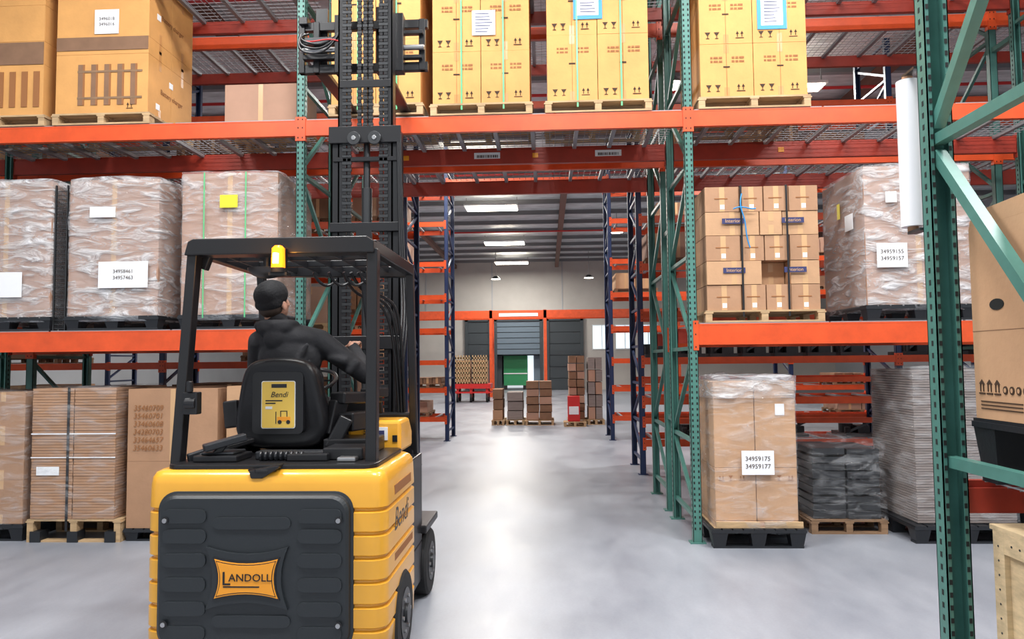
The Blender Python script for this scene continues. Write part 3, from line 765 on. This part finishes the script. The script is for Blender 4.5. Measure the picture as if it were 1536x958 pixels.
b = MB(); b.box(SXD-.004, SXD, 3.98, 4.50, .59, .63, 'inkbr'); b.box(SXD-.004, SXD, 3.98, 4.45, .94, .99, 'inkbr'); b.build('side_decal_stripe', F)
def wheel(name, x0, x1, y, r):
    b = MB(); rr = [(x0, r*.93), (x0+.015, r), (x1-.015, r), (x1, r*.93)]
    b.loft([[(x, y+q*math.cos(2*pi*i/32), r+q*math.sin(2*pi*i/32)) for i in range(32)] for x, q in rr], 'rubber')
    for xx, s in ((x1, 1), (x0, -1)):
        b.cyl((xx-s*.02, y, r), (xx+s*.004, y, r), r*.58, 'fk', 28); b.cyl((xx, y, r), (xx+s*.02, y, r), r*.22, 'dsteel', 18)
        for i in range(6):
            a = i*pi/3; b.cyl((xx, y+r*.4*math.cos(a), r+r*.4*math.sin(a)), (xx+s*.012, y+r*.4*math.cos(a), r+r*.4*math.sin(a)), .012, 'steel', 8)
    return b.build(name, F, smooth=True, angle=30)
wheel('rear_wheel_right', -.96, -.815, 4.22, .24); wheel('rear_wheel_left', -2.095, -1.95, 4.22, .24)
wheel('front_wheel_right', -1.06, -.85, 5.36, .23); wheel('front_wheel_left', -1.92, -1.71, 5.36, .23)
b = MB()
b.box(-1.98, -.88, 4.60, 5.16, .16, .42, 'fk'); b.box(-1.98, -1.90, 4.62, 5.16, .42, 1.0, 'fk'); b.box(-.95, -.88, 4.62, 5.16, .42, 1.02, 'fk')
b.box(-1.92, -.90, 4.62, 5.16, .42, .80, 'fk'); b.box(-1.88, -.92, 5.06, 5.20, .78, 1.30, 'fk')
b.box(-1.68, -1.09, 5.16, 5.50, .14, .95, 'fk'); b.box(-1.72, -1.05, 5.28, 5.44, .18, .30, 'dsteel'); b.cyl((-1.38, 5.2, .3), (-1.38, 5.2, 1.0), .12, 'dsteel', 24)
b.box(-1.08, -.84, 5.10, 5.62, .475, .53, 'fk'); b.box(-1.93, -1.69, 5.10, 5.62, .475, .53, 'fk')
b.box(-1.06, -.97, 5.12, 5.20, .44, 1.1, 'fk')
b.build('front_chassis', F, bevel=.01)
b = MB(); b.prism([(4.56, 1.09), (4.95, 1.09), (4.95, 1.20), (4.85, 1.29), (4.56, 1.29)], 'x', -1.24, -.91, 'fy'); b.build('side_console_yellow', F, bevel=.02)
b = MB(); b.box(-1.08, -.99, 4.554, 4.56, 1.17, 1.25, 'paper'); b.box(-1.06, -1.01, 4.552, 4.554, 1.19, 1.23, 'inkblue'); b.box(-.96, -.93, 4.554, 4.56, 1.16, 1.20, 'fk'); b.build('console_labels', F)
text('50', (-1.12, 4.556, 1.22), .045, 'fk', F, 'capacity_text')
b = MB()
b.prism(rrect(CX, 4.20, 1.12, .76, .08, 5), 'z', 1.095, 1.125, 'fk')
b.box(-1.90, -1.66, 3.90, 4.12, 1.125, 1.16, 'fk'); b.box(-1.87, -1.69, 3.93, 4.1, 1.16, 1.175, 'plast'); b.box(-1.40, -1.18, 3.93, 4.06, 1.125, 1.165, 'fk'); b.box(-1.22, -1.0, 3.98, 4.2, 1.125, 1.19, 'fk')
b.box(-1.60, -1.22, 4.0, 4.1, 1.125, 1.17, 'plast'); b.box(-1.55, -1.30, 3.985, 4.0, 1.13, 1.16, 'dsteel')
b.prism([(-1.56, 3.80), (-1.40, 3.80), (-1.44, 3.76), (-1.50, 3.76)], 'z', 1.09, 1.108, 'fk')
b.prism([(-1.54, 1.10), (-1.38, 1.13), (-1.38, 1.115), (-1.47, 1.06), (-1.53, 1.06)], 'y', 3.765, 3.85, 'fk')
b.bar((-1.93, 4.0, 1.15), (-1.72, 4.25, 1.21), .08, .03, 'fk'); b.bar((-1.95, 3.95, 1.14), (-1.8, 4.1, 1.19), .03, .05, 'plast')
b.bar((-1.84, 3.90, 1.20), (-1.66, 4.02, 1.25), .07, .04, 'plast'); b.bar((-1.80, 3.95, 1.16), (-1.76, 3.98, 1.22), .04, .04, 'fk')
b.box(-1.30, -1.0, 4.25, 4.52, 1.125, 1.21, 'fk'); b.box(-1.93, -1.78, 4.2, 4.55, 1.125, 1.18, 'fk')
b.box(-1.12, -1.02, 3.9, 3.97, 1.125, 1.15, 'steel')
for i in range(9): b.cyl((-1.56+i*.028, 3.97, 1.15), (-1.545+i*.028, 3.97, 1.15), .028, 'plast', 12)
b.build('hood_deck', F, bevel=.008)
b = MB(); SX = -1.57
def seatring(y, ins, zc=0):
    base = [(-.27, 1.20), (-.285, 1.30), (-.25, 1.45), (-.225, 1.60), (-.17, 1.675), (0, 1.69), (.17, 1.675), (.225, 1.60), (.25, 1.45), (.285, 1.30), (.27, 1.20), (.20, 1.145), (0, 1.14), (-.20, 1.145)]
    cz = 1.42; out = []
    for (x, z) in base:
        f = 1-ins; tilt = (z-1.15)*-.10
        out.append((SX+x*f, y+tilt, cz+(z-cz)*f))
    return out
b.loft([seatring(y, i) for y, i in ((4.315, .30), (4.30, .16), (4.31, .05), (4.34, 0), (4.40, 0), (4.44, .04), (4.455, .14))], 'vinyl')
o = b.build('seat_back', F, smooth=True, angle=80); sm = o.modifiers.new('sub', 'SUBSURF'); sm.levels = 2; sm.render_levels = 2
b = MB(); b.loft([[(p[0], p[1], z) for p in rrect(SX, 4.63, .52, .50, .10, 5, i)] for z, i in ((1.14, .03), (1.16, 0), (1.24, 0), (1.265, .03))], 'vinyl'); b.build('seat_cushion', F, smooth=True, angle=60)
b = MB()
b.prism(rrect(SX-.0, 1.42, .30, .36, .03, 4), 'y', 4.255, 4.30, 'fk')
b.prism(rrect(SX+.005, 1.41, .20, .275, .012, 4), 'y', 4.250, 4.256, 'white')
b.prism(rrect(SX+.005, 1.41, .192, .267, .010, 4), 'y', 4.2485, 4.251, 'stick')
b.box(SX-.035, SX+.055, 4.2475, 4.249, 1.508, 1.53, 'fk')
b.box(SX-.07, SX-.01, 4.2475, 4.249, 1.415, 1.422, 'fk'); b.box(SX-.07, SX+.03, 4.2475, 4.249, 1.43, 1.437, 'fk'); b.box(SX-.07, SX-.03, 4.2475, 4.249, 1.385, 1.40, 'white')
b.box(SX-.0, SX+.078, 4.2475, 4.249, 1.315, 1.340, 'logo'); b.cyl((SX+.015, 4.249, 1.31), (SX+.015, 4.247, 1.31), .012, 'fk', 12); b.cyl((SX+.065, 4.249, 1.31), (SX+.065, 4.247, 1.31), .012, 'fk', 12)
b.box(SX+.018, SX+.023, 4.2475, 4.249, 1.34, 1.375, 'fk'); b.box(SX+.055, SX+.060, 4.2475, 4.249, 1.34, 1.37, 'fk'); b.box(SX+.018, SX+.06, 4.2475, 4.249, 1.371, 1.375, 'fk'); b.box(SX-.01, SX-.005, 4.2475, 4.249, 1.30, 1.37, 'fk')
b.build('seat_sticker_plate', F)
text('Bendi', (SX+.01, 4.247, 1.468), .045, 'fk', F, 'sticker_text', shear=.3)
b = MB(); b.bar((SX-.30, 4.35, 1.27), (SX-.32, 4.36, 1.43), .06, .09, 'vinyl'); b.bar((-1.28, 4.36, 1.22), (-1.25, 4.40, 1.42), .07, .10, 'vinyl')
b.bar((-1.25, 4.36, 1.44), (-1.10, 4.72, 1.43), .11, .07, 'vinyl'); b.bar((-1.20, 4.34, 1.30), (-1.13, 4.52, 1.30), .12, .11, 'fk'); b.bar((-1.12, 4.55, 1.46), (-1.06, 4.72, 1.46), .10, .06, 'fk')
b.bar((-1.27, 4.30, 1.15), (-1.18, 4.32, 1.33), .10, .08, 'fk')
b.cyl((-1.10, 4.70, 1.46), (-1.10, 4.70, 1.56), .012, 'fk', 10)
b.build('armrest', F, bevel=.018, seg=3)
b = MB(); b.cyl((-1.62, 5.10, 1.25), (-1.60, 4.98, 1.52), .03, 'fk', 14); b.cyl((-1.32, 5.08, 1.25), (-1.31, 4.985, 1.72), .012, 'fk', 12); b.cyl((-1.31, 4.985, 1.71), (-1.31, 4.975, 1.765), .022, 'fk', 16)
b.box(-1.44, -1.20, 5.03, 5.10, 1.28, 1.45, 'fk'); b.build('steering_column', F)
def torus(name, c, R, r, rot, k, parent):
    b = MB(); n = 36; m = 10
    mt = Matrix.Translation(c) @ rot.to_4x4(); mi = b._m(k)
    for i in range(n):
        a = 2*pi*i/n
        for j in range(m):
            t = 2*pi*j/m; b.v.append(tuple(mt @ Vector(((R+r*math.cos(t))*math.cos(a), (R+r*math.cos(t))*math.sin(a), r*math.sin(t)))))
    for i in range(n):
        for j in range(m):
            b.f.append((i*m+j, i*m+(j+1) % m, ((i+1) % n)*m+(j+1) % m, ((i+1) % n)*m+j)); b.mi.append(mi)
    for a in (0, 2.1, 4.2):
        b.bar(mt @ Vector((0, 0, 0)), mt @ Vector((R*math.cos(a), R*math.sin(a), 0)), .02, .012, k)
    return b.build(name, parent, smooth=True, angle=60)
torus('steering_wheel', Vector((-1.60, 4.98, 1.53)), .16, .014, Matrix.Rotation(.45, 3, 'X'), 'fk', F)
b = MB()
gx0, gx1 = -1.98, -.93
GZ = 2.29
b.prism([(gx0, GZ-.045), (gx0+.02, GZ+.03), (gx0+.05, GZ+.045), (gx1-.04, GZ+.045), (gx1, GZ+.02), (gx1+.0, GZ-.045)], 'y', 3.93, 4.06, 'fk')
b.bar((gx0+.03, 4.0, GZ), (gx0+.06, 4.92, GZ-.02), .06, .07, 'fk'); b.bar((gx1-.03, 4.0, GZ), (gx1+.02, 4.86, GZ-.03), .06, .07, 'fk')
b.bar((gx0+.05, 4.90, GZ-.02), (gx1+.04, 4.90, GZ-.04), .08, .07, 'fk')
for i in range(6):
    xx = gx0+.14+i*.155; b.bar((xx, 4.05, GZ), (xx+.01, 4.9, GZ-.02), .014, .05, 'fk')
b.bar((gx0+.04, 4.32, GZ-.01), (gx1-.01, 4.32, GZ-.01), .03, .04, 'fk'); b.bar((gx0+.04, 4.62, GZ-.01), (gx1, 4.62, GZ-.01), .03, .04, 'fk')
b.bar((gx0-.03, 3.96, 1.09), (gx0+.035, 3.99, GZ-.02), .055, .075, 'fk', ref=(0, 1, 0)); b.bar((gx1-.015, 3.96, 1.09), (gx1-.015, 3.99, GZ-.02), .06, .075, 'fk', ref=(0, 1, 0))
b.bar((gx0+.06, 5.10, 1.0), (gx0+.06, 4.88, GZ-.02), .05, .06, 'fk', ref=(0, 1, 0)); b.bar((gx1+.01, 5.10, 1.0), (gx1+.02, 4.88, GZ-.03), .05, .06, 'fk', ref=(0, 1, 0))
b.bar((-1.16, 5.12, 1.2), (-1.22, 4.88, GZ-.03), .05, .05, 'fk', ref=(0, 1, 0))
b.bar((gx0+.03, 4.05, GZ-.10), (gx0+.06, 4.05, GZ-.02), .05, .1, 'fk')
b.build('overhead_guard', F, bevel=.012, seg=3)
b = MB(); b.cyl((gx0+.03, 3.92, 1.44), (gx0+.09, 3.92, 1.44), .035, 'fk', 18); b.box(gx0+.02, gx0+.10, 3.90, 3.96, 1.38, 1.50, 'fk'); b.cyl((gx0+.06, 3.90, 1.50), (gx0+.06, 3.90, 1.56), .018, 'fk', 12)
b.build('post_switch', F, bevel=.006)
b = MB(); bx, by = -1.435, 3.88
b.cyl((bx, by, 2.135), (bx, by, 2.16), .040, 'fk', 24); b.cyl((bx, by, 2.16), (bx, by, 2.265), .037, 'amber', 24, .034); b.cyl((bx, by, 2.265), (bx, by, 2.28), .034, 'amber', 24, .020)
b.cyl((bx, by-.0385, 2.18), (bx, by-.036, 2.235), .016, 'amberhot', 12); b.box(bx-.05, bx+.05, by-.01, 3.94, 2.12, 2.136, 'fk'); b.box(bx-.03, bx+.03, by+.03, 3.94, 2.136, 2.27, 'fk')
b.build('amber_beacon', F, smooth=True)
pl = bpy.data.lights.new('beacon_glow', 'POINT'); pl.energy = 3.5; pl.color = (1, .42, .06); pl.shadow_soft_size = .03
o = bpy.data.objects.new('beacon_glow', pl); COL.objects.link(o); o.location = (bx, by-.08, 2.21); o.parent = F
b = MB(); R = .11; rg = []
for i in range(7):
    a = i/6*pi/2; rg.append([(-1.60+R*math.cos(a)*math.cos(t*pi/12), 4.15+R*.8*math.cos(a)*math.sin(t*pi/12), 2.195-.06*math.sin(a)) for t in range(24)])
b.loft(rg, 'dsteel'); b.cyl((-1.60, 4.15, 2.19), (-1.6, 4.15, 2.26), .02, 'fk', 10); b.build('dome_mirror', F, smooth=True, angle=80)
MXc, MY = -1.385, 5.58
b = MB()
def chan(xo, s, y, z0, z1, w, d, k='fk'):
    t = .016; b.box(xo, xo+s*t, y, y+d, z0, z1, k); b.box(xo, xo+s*w, y, y+t, z0, z1, k); b.box(xo, xo+s*w, y+d-t, y+d, z0, z1, k)
for s in (-1, 1):
    chan(MXc+s*.27, -s, MY, .12, 3.45, .075, .14)
    chan(MXc+s*.215, -s, MY-.005, .5, 4.95, .06, .12)
b.box(MXc-.28, MXc+.28, MY-.03, MY+.0, 3.34, 3.47, 'fk'); b.box(MXc-.25, MXc+.25, MY-.012, MY+.02, 3.20, 3.235, 'fk')
b.box(MXc-.27, MXc+.27, MY-.03, MY, 1.75, 1.85, 'fk'); b.box(MXc-.27, MXc+.27, MY-.03, MY, .8, .9, 'fk'); b.box(MXc-.27, MXc+.27, MY-.03, MY, 2.65, 2.72, 'fk')
b.box(MXc-.22, MXc+.22, MY-.02, MY+.02, 4.88, 4.96, 'fk'); b.box(MXc-.2, MXc+.2, MY-.015, MY+.0, 3.78, 3.84, 'fk')
for dx in (-.08, .08):
    b.cyl((MXc+dx, MY-.055, 3.37), (MXc+dx, MY-.03, 3.37), .052, 'dsteel', 24); b.cyl((MXc+dx, MY-.062, 3.37), (MXc+dx, MY-.055, 3.37), .018, 'steel', 12)
b.cyl((MXc, MY+.05, .3), (MXc, MY+.05, 3.0), .04, 'dsteel', 20); b.cyl((MXc, MY+.05, 3.0), (MXc, MY+.05, 4.8), .026, 'dsteel', 16)
for s in (-1, 1):
    b.cyl((MXc+s*.155, MY+.06, .3), (MXc+s*.155, MY+.06, 3.1), .022, 'dsteel', 16)
b.build('mast_frame', F, bevel=.003, seg=1)
b = MB()
for dx in (-.16, -.125, -.045, 0, .045, .125, .16):
    z = 3.48 if abs(dx) < .1 else 1.2
    i = 0
    while z < 4.85:
        w = .013 if i % 2 else .018
        b.box(MXc+dx-w, MXc+dx+w, MY-.012, MY+.008, z, z+.022, 'fk' if i % 2 else 'dsteel'); z += .026; i += 1
b.box(MXc-.06, MXc+.06, MY-.045, MY-.02, 2.50, 2.66, 'fk')
b.build('lift_chains', F)
for i in range(3):
    tube('hydraulic_hose', [(-1.10+i*.022, 5.2, 1.0), (-1.09+i*.02, 5.25, 1.5), (-1.05+i*.02, 5.35, 1.9), (-1.09+i*.02, 5.5, 2.2), (-1.12+i*.01, 5.55, 2.8), (-1.13+i*.012, 5.56, 3.4)], .009, 'fk', F)
for i in range(3):
    tube('guard_hose', [(-1.35+i*.05, 4.85, 2.25), (-1.33+i*.07, 4.95, 2.12), (-1.22+i*.06, 5.1, 2.10), (-1.08+i*.03, 5.15, 2.0), (-1.05+i*.02, 5.15, 1.5), (-1.03+i*.02, 5.15, 1.1)], .011, 'fk', F)
for i in range(4):
    tube('roof_hose', [(-1.52+i*.1, 4.75, 2.24), (-1.50+i*.1, 4.80, 2.16), (-1.44+i*.1, 4.82, 2.13), (-1.40+i*.1, 4.85, 2.20)], .010, 'fk', F)
b = MB(); cy = 5.78
for z in (3.99, 4.34): b.box(-1.98, -.93, cy, cy+.05, z, z+.07, 'fk')
for x in (-1.98, -1.86, -1.0): b.box(x, x+.05, cy-.01, cy+.04, 3.99, 4.41, 'fk')
b.box(-1.96, -1.62, cy-.06, cy, 4.20, 4.26, 'dsteel'); b.box(-1.93, -1.66, cy-.06, cy, 4.08, 4.12, 'fk'); b.cyl((-1.95, cy-.04, 4.16), (-1.60, cy-.04, 4.16), .022, 'steel', 14)
b.cyl((-1.18, cy-.04, 4.16), (-.95, cy-.04, 4.16), .022, 'steel', 14); b.box(-1.18, -.96, cy-.05, cy, 4.27, 4.30, 'fk'); b.box(-1.15, -.97, cy-.05, cy, 4.07, 4.10, 'fk')
b.box(-1.66, -1.58, cy-.10, cy+.0, 3.95, 4.42, 'fk'); b.box(-1.19, -1.11, cy-.10, cy+.0, 3.95, 4.42, 'fk')
for x in (-1.86, -1.36):
    b.box(x, x+.1, cy+.05, cy+.09, 3.995, 4.55, 'fk'); b.prism([(cy+.05, 3.998), (7.0, 4.012), (7.0, 4.02), (cy+.05, 4.045)], 'x', x, x+.1, 'dsteel')
b.box(-1.97, -1.9, cy-.04, cy+.1, 4.38, 4.44, 'fk'); b.build('fork_carriage', F, bevel=.004, seg=1)
for i in range(3):
    tube('carriage_hose', [(-1.95+i*.03, cy-.03, 4.30), (-1.98, cy-.10, 4.15+i*.05), (-1.85, cy-.12, 4.08+i*.04), (-1.7, cy-.1, 4.12+i*.03), (-1.6, cy-.1, 4.3)], .009, 'fk', F)
tube('carriage_hose', [(-1.9, cy-.08, 4.22), (-1.8, cy-.12, 4.18), (-1.72, cy-.12, 4.24), (-1.62, cy-.1, 4.2)], .006, 'red', F)

# ------------------------------------------------------------------ operator
OP = empty('forklift_operator')
def organic(name, prims, voxel, k, parent, smooth=6, tf=None):
    bm = bmesh.new()
    for pr in prims:
        if pr[0] == 's':
            _, c, r = pr[:3]; rot = pr[3] if len(pr) > 3 else Matrix.Identity(3)
            if not hasattr(r, '__len__'): r = (r, r, r)
            bmesh.ops.create_icosphere(bm, subdivisions=3, radius=1, matrix=Matrix.Translation(c) @ rot.to_4x4() @ Matrix.Diagonal((*r, 1)))
        else:
            _, pts, rs = pr
            for i in range(len(pts)):
                bmesh.ops.create_icosphere(bm, subdivisions=3, radius=rs[i], matrix=Matrix.Translation(pts[i]))
                if i:
                    a = Vector(pts[i-1]); c = Vector(pts[i]); d = c-a; L = d.length
                    q = d.to_track_quat('Z', 'Y').to_matrix().to_4x4()
                    bmesh.ops.create_cone(bm, cap_ends=True, segments=20, radius1=rs[i-1], radius2=rs[i], depth=L, matrix=Matrix.Translation((a+c)/2) @ q)
    if tf: bmesh.ops.transform(bm, matrix=tf, verts=bm.verts)
    me = bpy.data.meshes.new(name); bm.to_mesh(me); bm.free(); me.materials.append(M[k])
    o = bpy.data.objects.new(name, me); COL.objects.link(o); o.parent = parent
    r = o.modifiers.new('remesh', 'REMESH'); r.mode = 'VOXEL'; r.voxel_size = voxel; r.use_smooth_shade = True
    s = o.modifiers.new('smooth', 'SMOOTH'); s.iterations = smooth; s.factor = .5
    return o
hood = [('s', (-1.56, 4.60, 1.40), (.19, .14, .13)), ('s', (-1.58, 4.57, 1.53), (.185, .135, .16)), ('s', (-1.60, 4.55, 1.68), (.20, .135, .17)),
        ('s', (-1.61, 4.55, 1.79), (.195, .115, .10)), ('c', [(-1.80, 4.57, 1.785), (-1.64, 4.56, 1.84), (-1.42, 4.57, 1.785)], [.075, .075, .075]),
        ('c', [(-1.66, 4.56, 1.84), (-1.69, 4.57, 1.90)], [.085, .072]),
        # hood folded behind the nape
        ('s', (-1.67, 4.475, 1.865), (.115, .055, .055)), ('c', [(-1.79, 4.52, 1.885), (-1.74, 4.475, 1.885), (-1.67, 4.455, 1.88), (-1.60, 4.475, 1.885), (-1.565, 4.52, 1.885)], [.032, .036, .038, .036, .032]), ('s', (-1.665, 4.45, 1.80), (.07, .035, .07)),
        ('c', [(-1.80, 4.57, 1.78), (-1.87, 4.68, 1.56), (-1.76, 4.89, 1.575)], [.075, .056, .042]), ('c', [(-1.42, 4.57, 1.78), (-1.27, 4.60, 1.67), (-1.15, 4.64, 1.57)], [.077, .067, .057]),
        ('c', [(-1.15, 4.64, 1.57), (-1.215, 4.76, 1.66), (-1.285, 4.865, 1.745)], [.057, .050, .040]),
        ('c', [(-1.76, 4.43, 1.64), (-1.60, 4.405, 1.60), (-1.44, 4.43, 1.66)], [.012, .022, .012]), ('c', [(-1.74, 4.44, 1.55), (-1.56, 4.42, 1.52), (-1.42, 4.45, 1.57)], [.012, .022, .012]),
        ('c', [(-1.46, 4.44, 1.76), (-1.52, 4.42, 1.64)], [.014, .018]),
        ('c', [(-1.33, 4.54, 1.68), (-1.26, 4.535, 1.66)], [.032, .03]), ('c', [(-1.23, 4.55, 1.60), (-1.19, 4.57, 1.645)], [.026, .026])]
organic('hoodie', hood, .010, 'hood', OP, 3)
organic('trousers', [('s', (-1.56, 4.60, 1.365), (.175, .14, .10)), ('c', [(-1.66, 4.64, 1.34), (-1.68, 4.98, 1.36), (-1.68, 5.0, .93)], [.088, .066, .048]), ('c', [(-1.47, 4.64, 1.34), (-1.44, 4.98, 1.36), (-1.44, 5.0, .93)], [.088, .066, .048])], .012, 'pants', OP, 4)
organic('boots', [('c', [(-1.68, 4.99, .91), (-1.68, 4.97, .85)], [.05, .045]), ('c', [(-1.44, 4.99, .91), (-1.44, 4.97, .85)], [.05, .045]),
                  ('s', (-1.68, 4.93, .845), (.046, .10, .042)), ('s', (-1.44, 4.93, .845), (.046, .10, .042))], .01, 'plast', OP, 3)
HT = Matrix.Translation((-1.715, 4.575, 2.035)) @ Matrix.Rotation(-.38, 4, 'Z') @ Matrix.Rotation(.30, 4, 'X')
head = [('s', (0, -.012, .02), (.078, .098, .095)), ('s', (0, .025, -.035), (.060, .070, .078)), ('s', (0, .055, -.085), (.032, .034, .026)),
        ('c', [(0, -.03, -.06), (.0, -.035, -.17)], [.056, .058]), ('c', [(0, .088, .012), (0, .112, -.028)], [.009, .015]), ('s', (.012, .098, -.033), (.010, .010, .008)), ('s', (-.012, .098, -.033), (.010, .010, .008)),
        ('s', (0, .088, -.062), (.024, .010, .007)), ('s', (0, .087, -.073), (.020, .011, .007)), ('s', (.035, .066, .03), (.026, .018, .009)), ('s', (-.035, .066, .03), (.026, .018, .009)),
        ('s', (.080, -.005, -.028), (.010, .020, .033)), ('s', (-.080, -.005, -.028), (.010, .020, .033)), ('s', (.045, .055, -.03), (.022, .022, .020)), ('s', (-.045, .055, -.03), (.022, .022, .020))]
organic('head', head, .0055, 'skin', OP, 3, HT)
organic('hair', [('s', (0, -.042, -.03), (.072, .074, .062))], .006, 'hair', OP, 2, HT)
b = MB()
for sx in (-.031, .031):
    c = HT @ Vector((sx, .081, .010)); rg = []
    for i in range(7):
        a = -pi/2+i*pi/6; rg.append([tuple(c+Vector((.011*math.cos(a)*math.cos(t*pi/6), .011*math.cos(a)*math.sin(t*pi/6), .011*math.sin(a)))) for t in range(12)])
    b.loft(rg, 'eye', cap=False); d = (HT.to_3x3() @ Vector((0, 1, 0))); b.cyl(c+d*.009, c+d*.0118, .005, 'hair', 12)
b.build('eyes', OP, smooth=True)
organic('beanie', [('s', (0, -.016, .052), (.097, .117, .094)), ('s', (0, -.022, .022), (.095, .113, .040), Matrix.Rotation(.18, 3, 'X')), ('s', (0, -.045, .0), (.089, .088, .048))], .006, 'cap', OP, 3, HT)
def hand(name, wrist, R, mirror=1):
    tf = Matrix.Translation(wrist) @ R.to_4x4() @ Matrix.Diagonal((mirror, 1, 1, 1))
    pr = [('c', [(0, -.03, 0), (0, .0, 0)], [.026, .026]), ('s', (0, .045, 0), (.040, .050, .016)), ('s', (-.022, .03, -.006), (.020, .030, .016))]
    for i, (x, L) in enumerate(((-.030, .072), (-.010, .082), (.011, .076), (.030, .060))):
        pr.append(('c', [(x, .080, .002), (x*1.1, .080+L*.42, -.006), (x*1.12, .080+L*.62, -.034), (x*1.05, .080+L*.40, -.056)], [.0095, .009, .0082, .0072]))
    pr.append(('c', [(-.030, .020, -.008), (-.052, .045, -.022), (-.044, .072, -.042), (-.026, .085, -.052)], [.013, .0115, .010, .008]))
    return organic(name, pr, .0035, 'skin', OP, 2, tf)
hand('hand_right', (-1.295, 4.885, 1.765), Matrix.Rotation(.1, 3, 'Z') @ Matrix.Rotation(.25, 3, 'X'), 1)
hand('hand_left', (-1.745, 4.905, 1.583), Matrix.Rotation(-.3, 3, 'Z') @ Matrix.Rotation(-.1, 3, 'X'), -1)

# ------------------------------------------------------------------ lights
def lamp_panel(x, y, z, sx, sy, power, col=(1, .97, .92)):
    e = empty('ceiling_light')
    b = MB(); b.box(x-sx/2-.04, x+sx/2+.04, y-sy/2-.04, y+sy/2+.04, z+.02, z+.07, 'white')
    b.box(x-sx/2, x+sx/2, y-sy/2, y+sy/2, z+.008, z+.02, 'lamp')
    b.box(x-sx*.3, x+sx*.3, y-sy*.3, y+sy*.3, z+.07, z+.08, 'lamp')
    for dx in (-sx/2, sx/2): b.box(x+dx-.01, x+dx+.01, y-.01, y+.01, z+.07, 7.13, 'joist')
    b.build('fixture', e)
    l = bpy.data.lights.new('lamp', 'AREA'); l.shape = 'RECTANGLE'; l.size = sx; l.size_y = sy; l.energy = power; l.color = col
    o = bpy.data.objects.new('lamp', l); COL.objects.link(o); o.location = (x, y, z); o.parent = e
for (x, y, p) in ((-4.0, 2.4, 300), (0.2, 2.0, 330), (4.4, 2.4, 300), (-1.8, 5.0, 150), (2.2, 5.0, 150)):
    lamp_panel(x, y, 6.85, 1.6, .6, p, (.98, .99, 1))
for (x, y) in ((-1.8, 13.6), (4.4, 13.6)):  # left lamp is out of view, added to light between the rack rows
    lamp_panel(x, y, 6.6, 1.4, .4, 300, (1, .99, .97))
for (x, y) in ((-1.8, 18.9), (-1.8, 24.5), (-1.8, 32.0), (-1.8, 38.5), (7, 24), (-9, 24)):
    lamp_panel(x, y, 6.75, 1.7, .9, 340, (1, .96, .90))
def highbay(x, y, z):
    b = MB(); b.cyl((x, y, z), (x, y, z+.02), .22, 'lamp', 24); b.cyl((x, y, z+.02), (x, y, z+.16), .24, 'dsteel', 24, .10); b.cyl((x, y, z+.16), (x, y, 7.15), .012, 'joist', 8); b.build('highbay_lamp')
highbay(-2.5, 36.5, 5.7); highbay(2.1, 36.5, 5.7)
highbay(2.25, 12.9, 6.45); highbay(2.6, 27, 6.3)

w = bpy.data.worlds.new('World'); S.world = w; w.use_nodes = True
w.node_tree.nodes['Background'].inputs[0].default_value = (.90, .95, 1, 1); w.node_tree.nodes['Background'].inputs[1].default_value = 0.75  # added front fill: world light enters where no back wall is built

# ------------------------------------------------------------------ camera
cd = bpy.data.cameras.new('camera'); cd.sensor_width = 36; cd.lens = 26.0; cd.clip_end = 200
cam = bpy.data.objects.new('camera', cd); COL.objects.link(cam)
cam.matrix_world = Matrix.Translation((0, 0, 1.65)) @ Matrix.Rotation(.047, 4, 'Z') @ Matrix.Rotation(pi/2+.056, 4, 'X') @ Matrix.Rotation(-.01, 4, 'Z')
S.camera = cam
S.view_settings.view_transform = 'Standard'
S.view_settings.look = 'None'
S.view_settings.exposure = 0.0
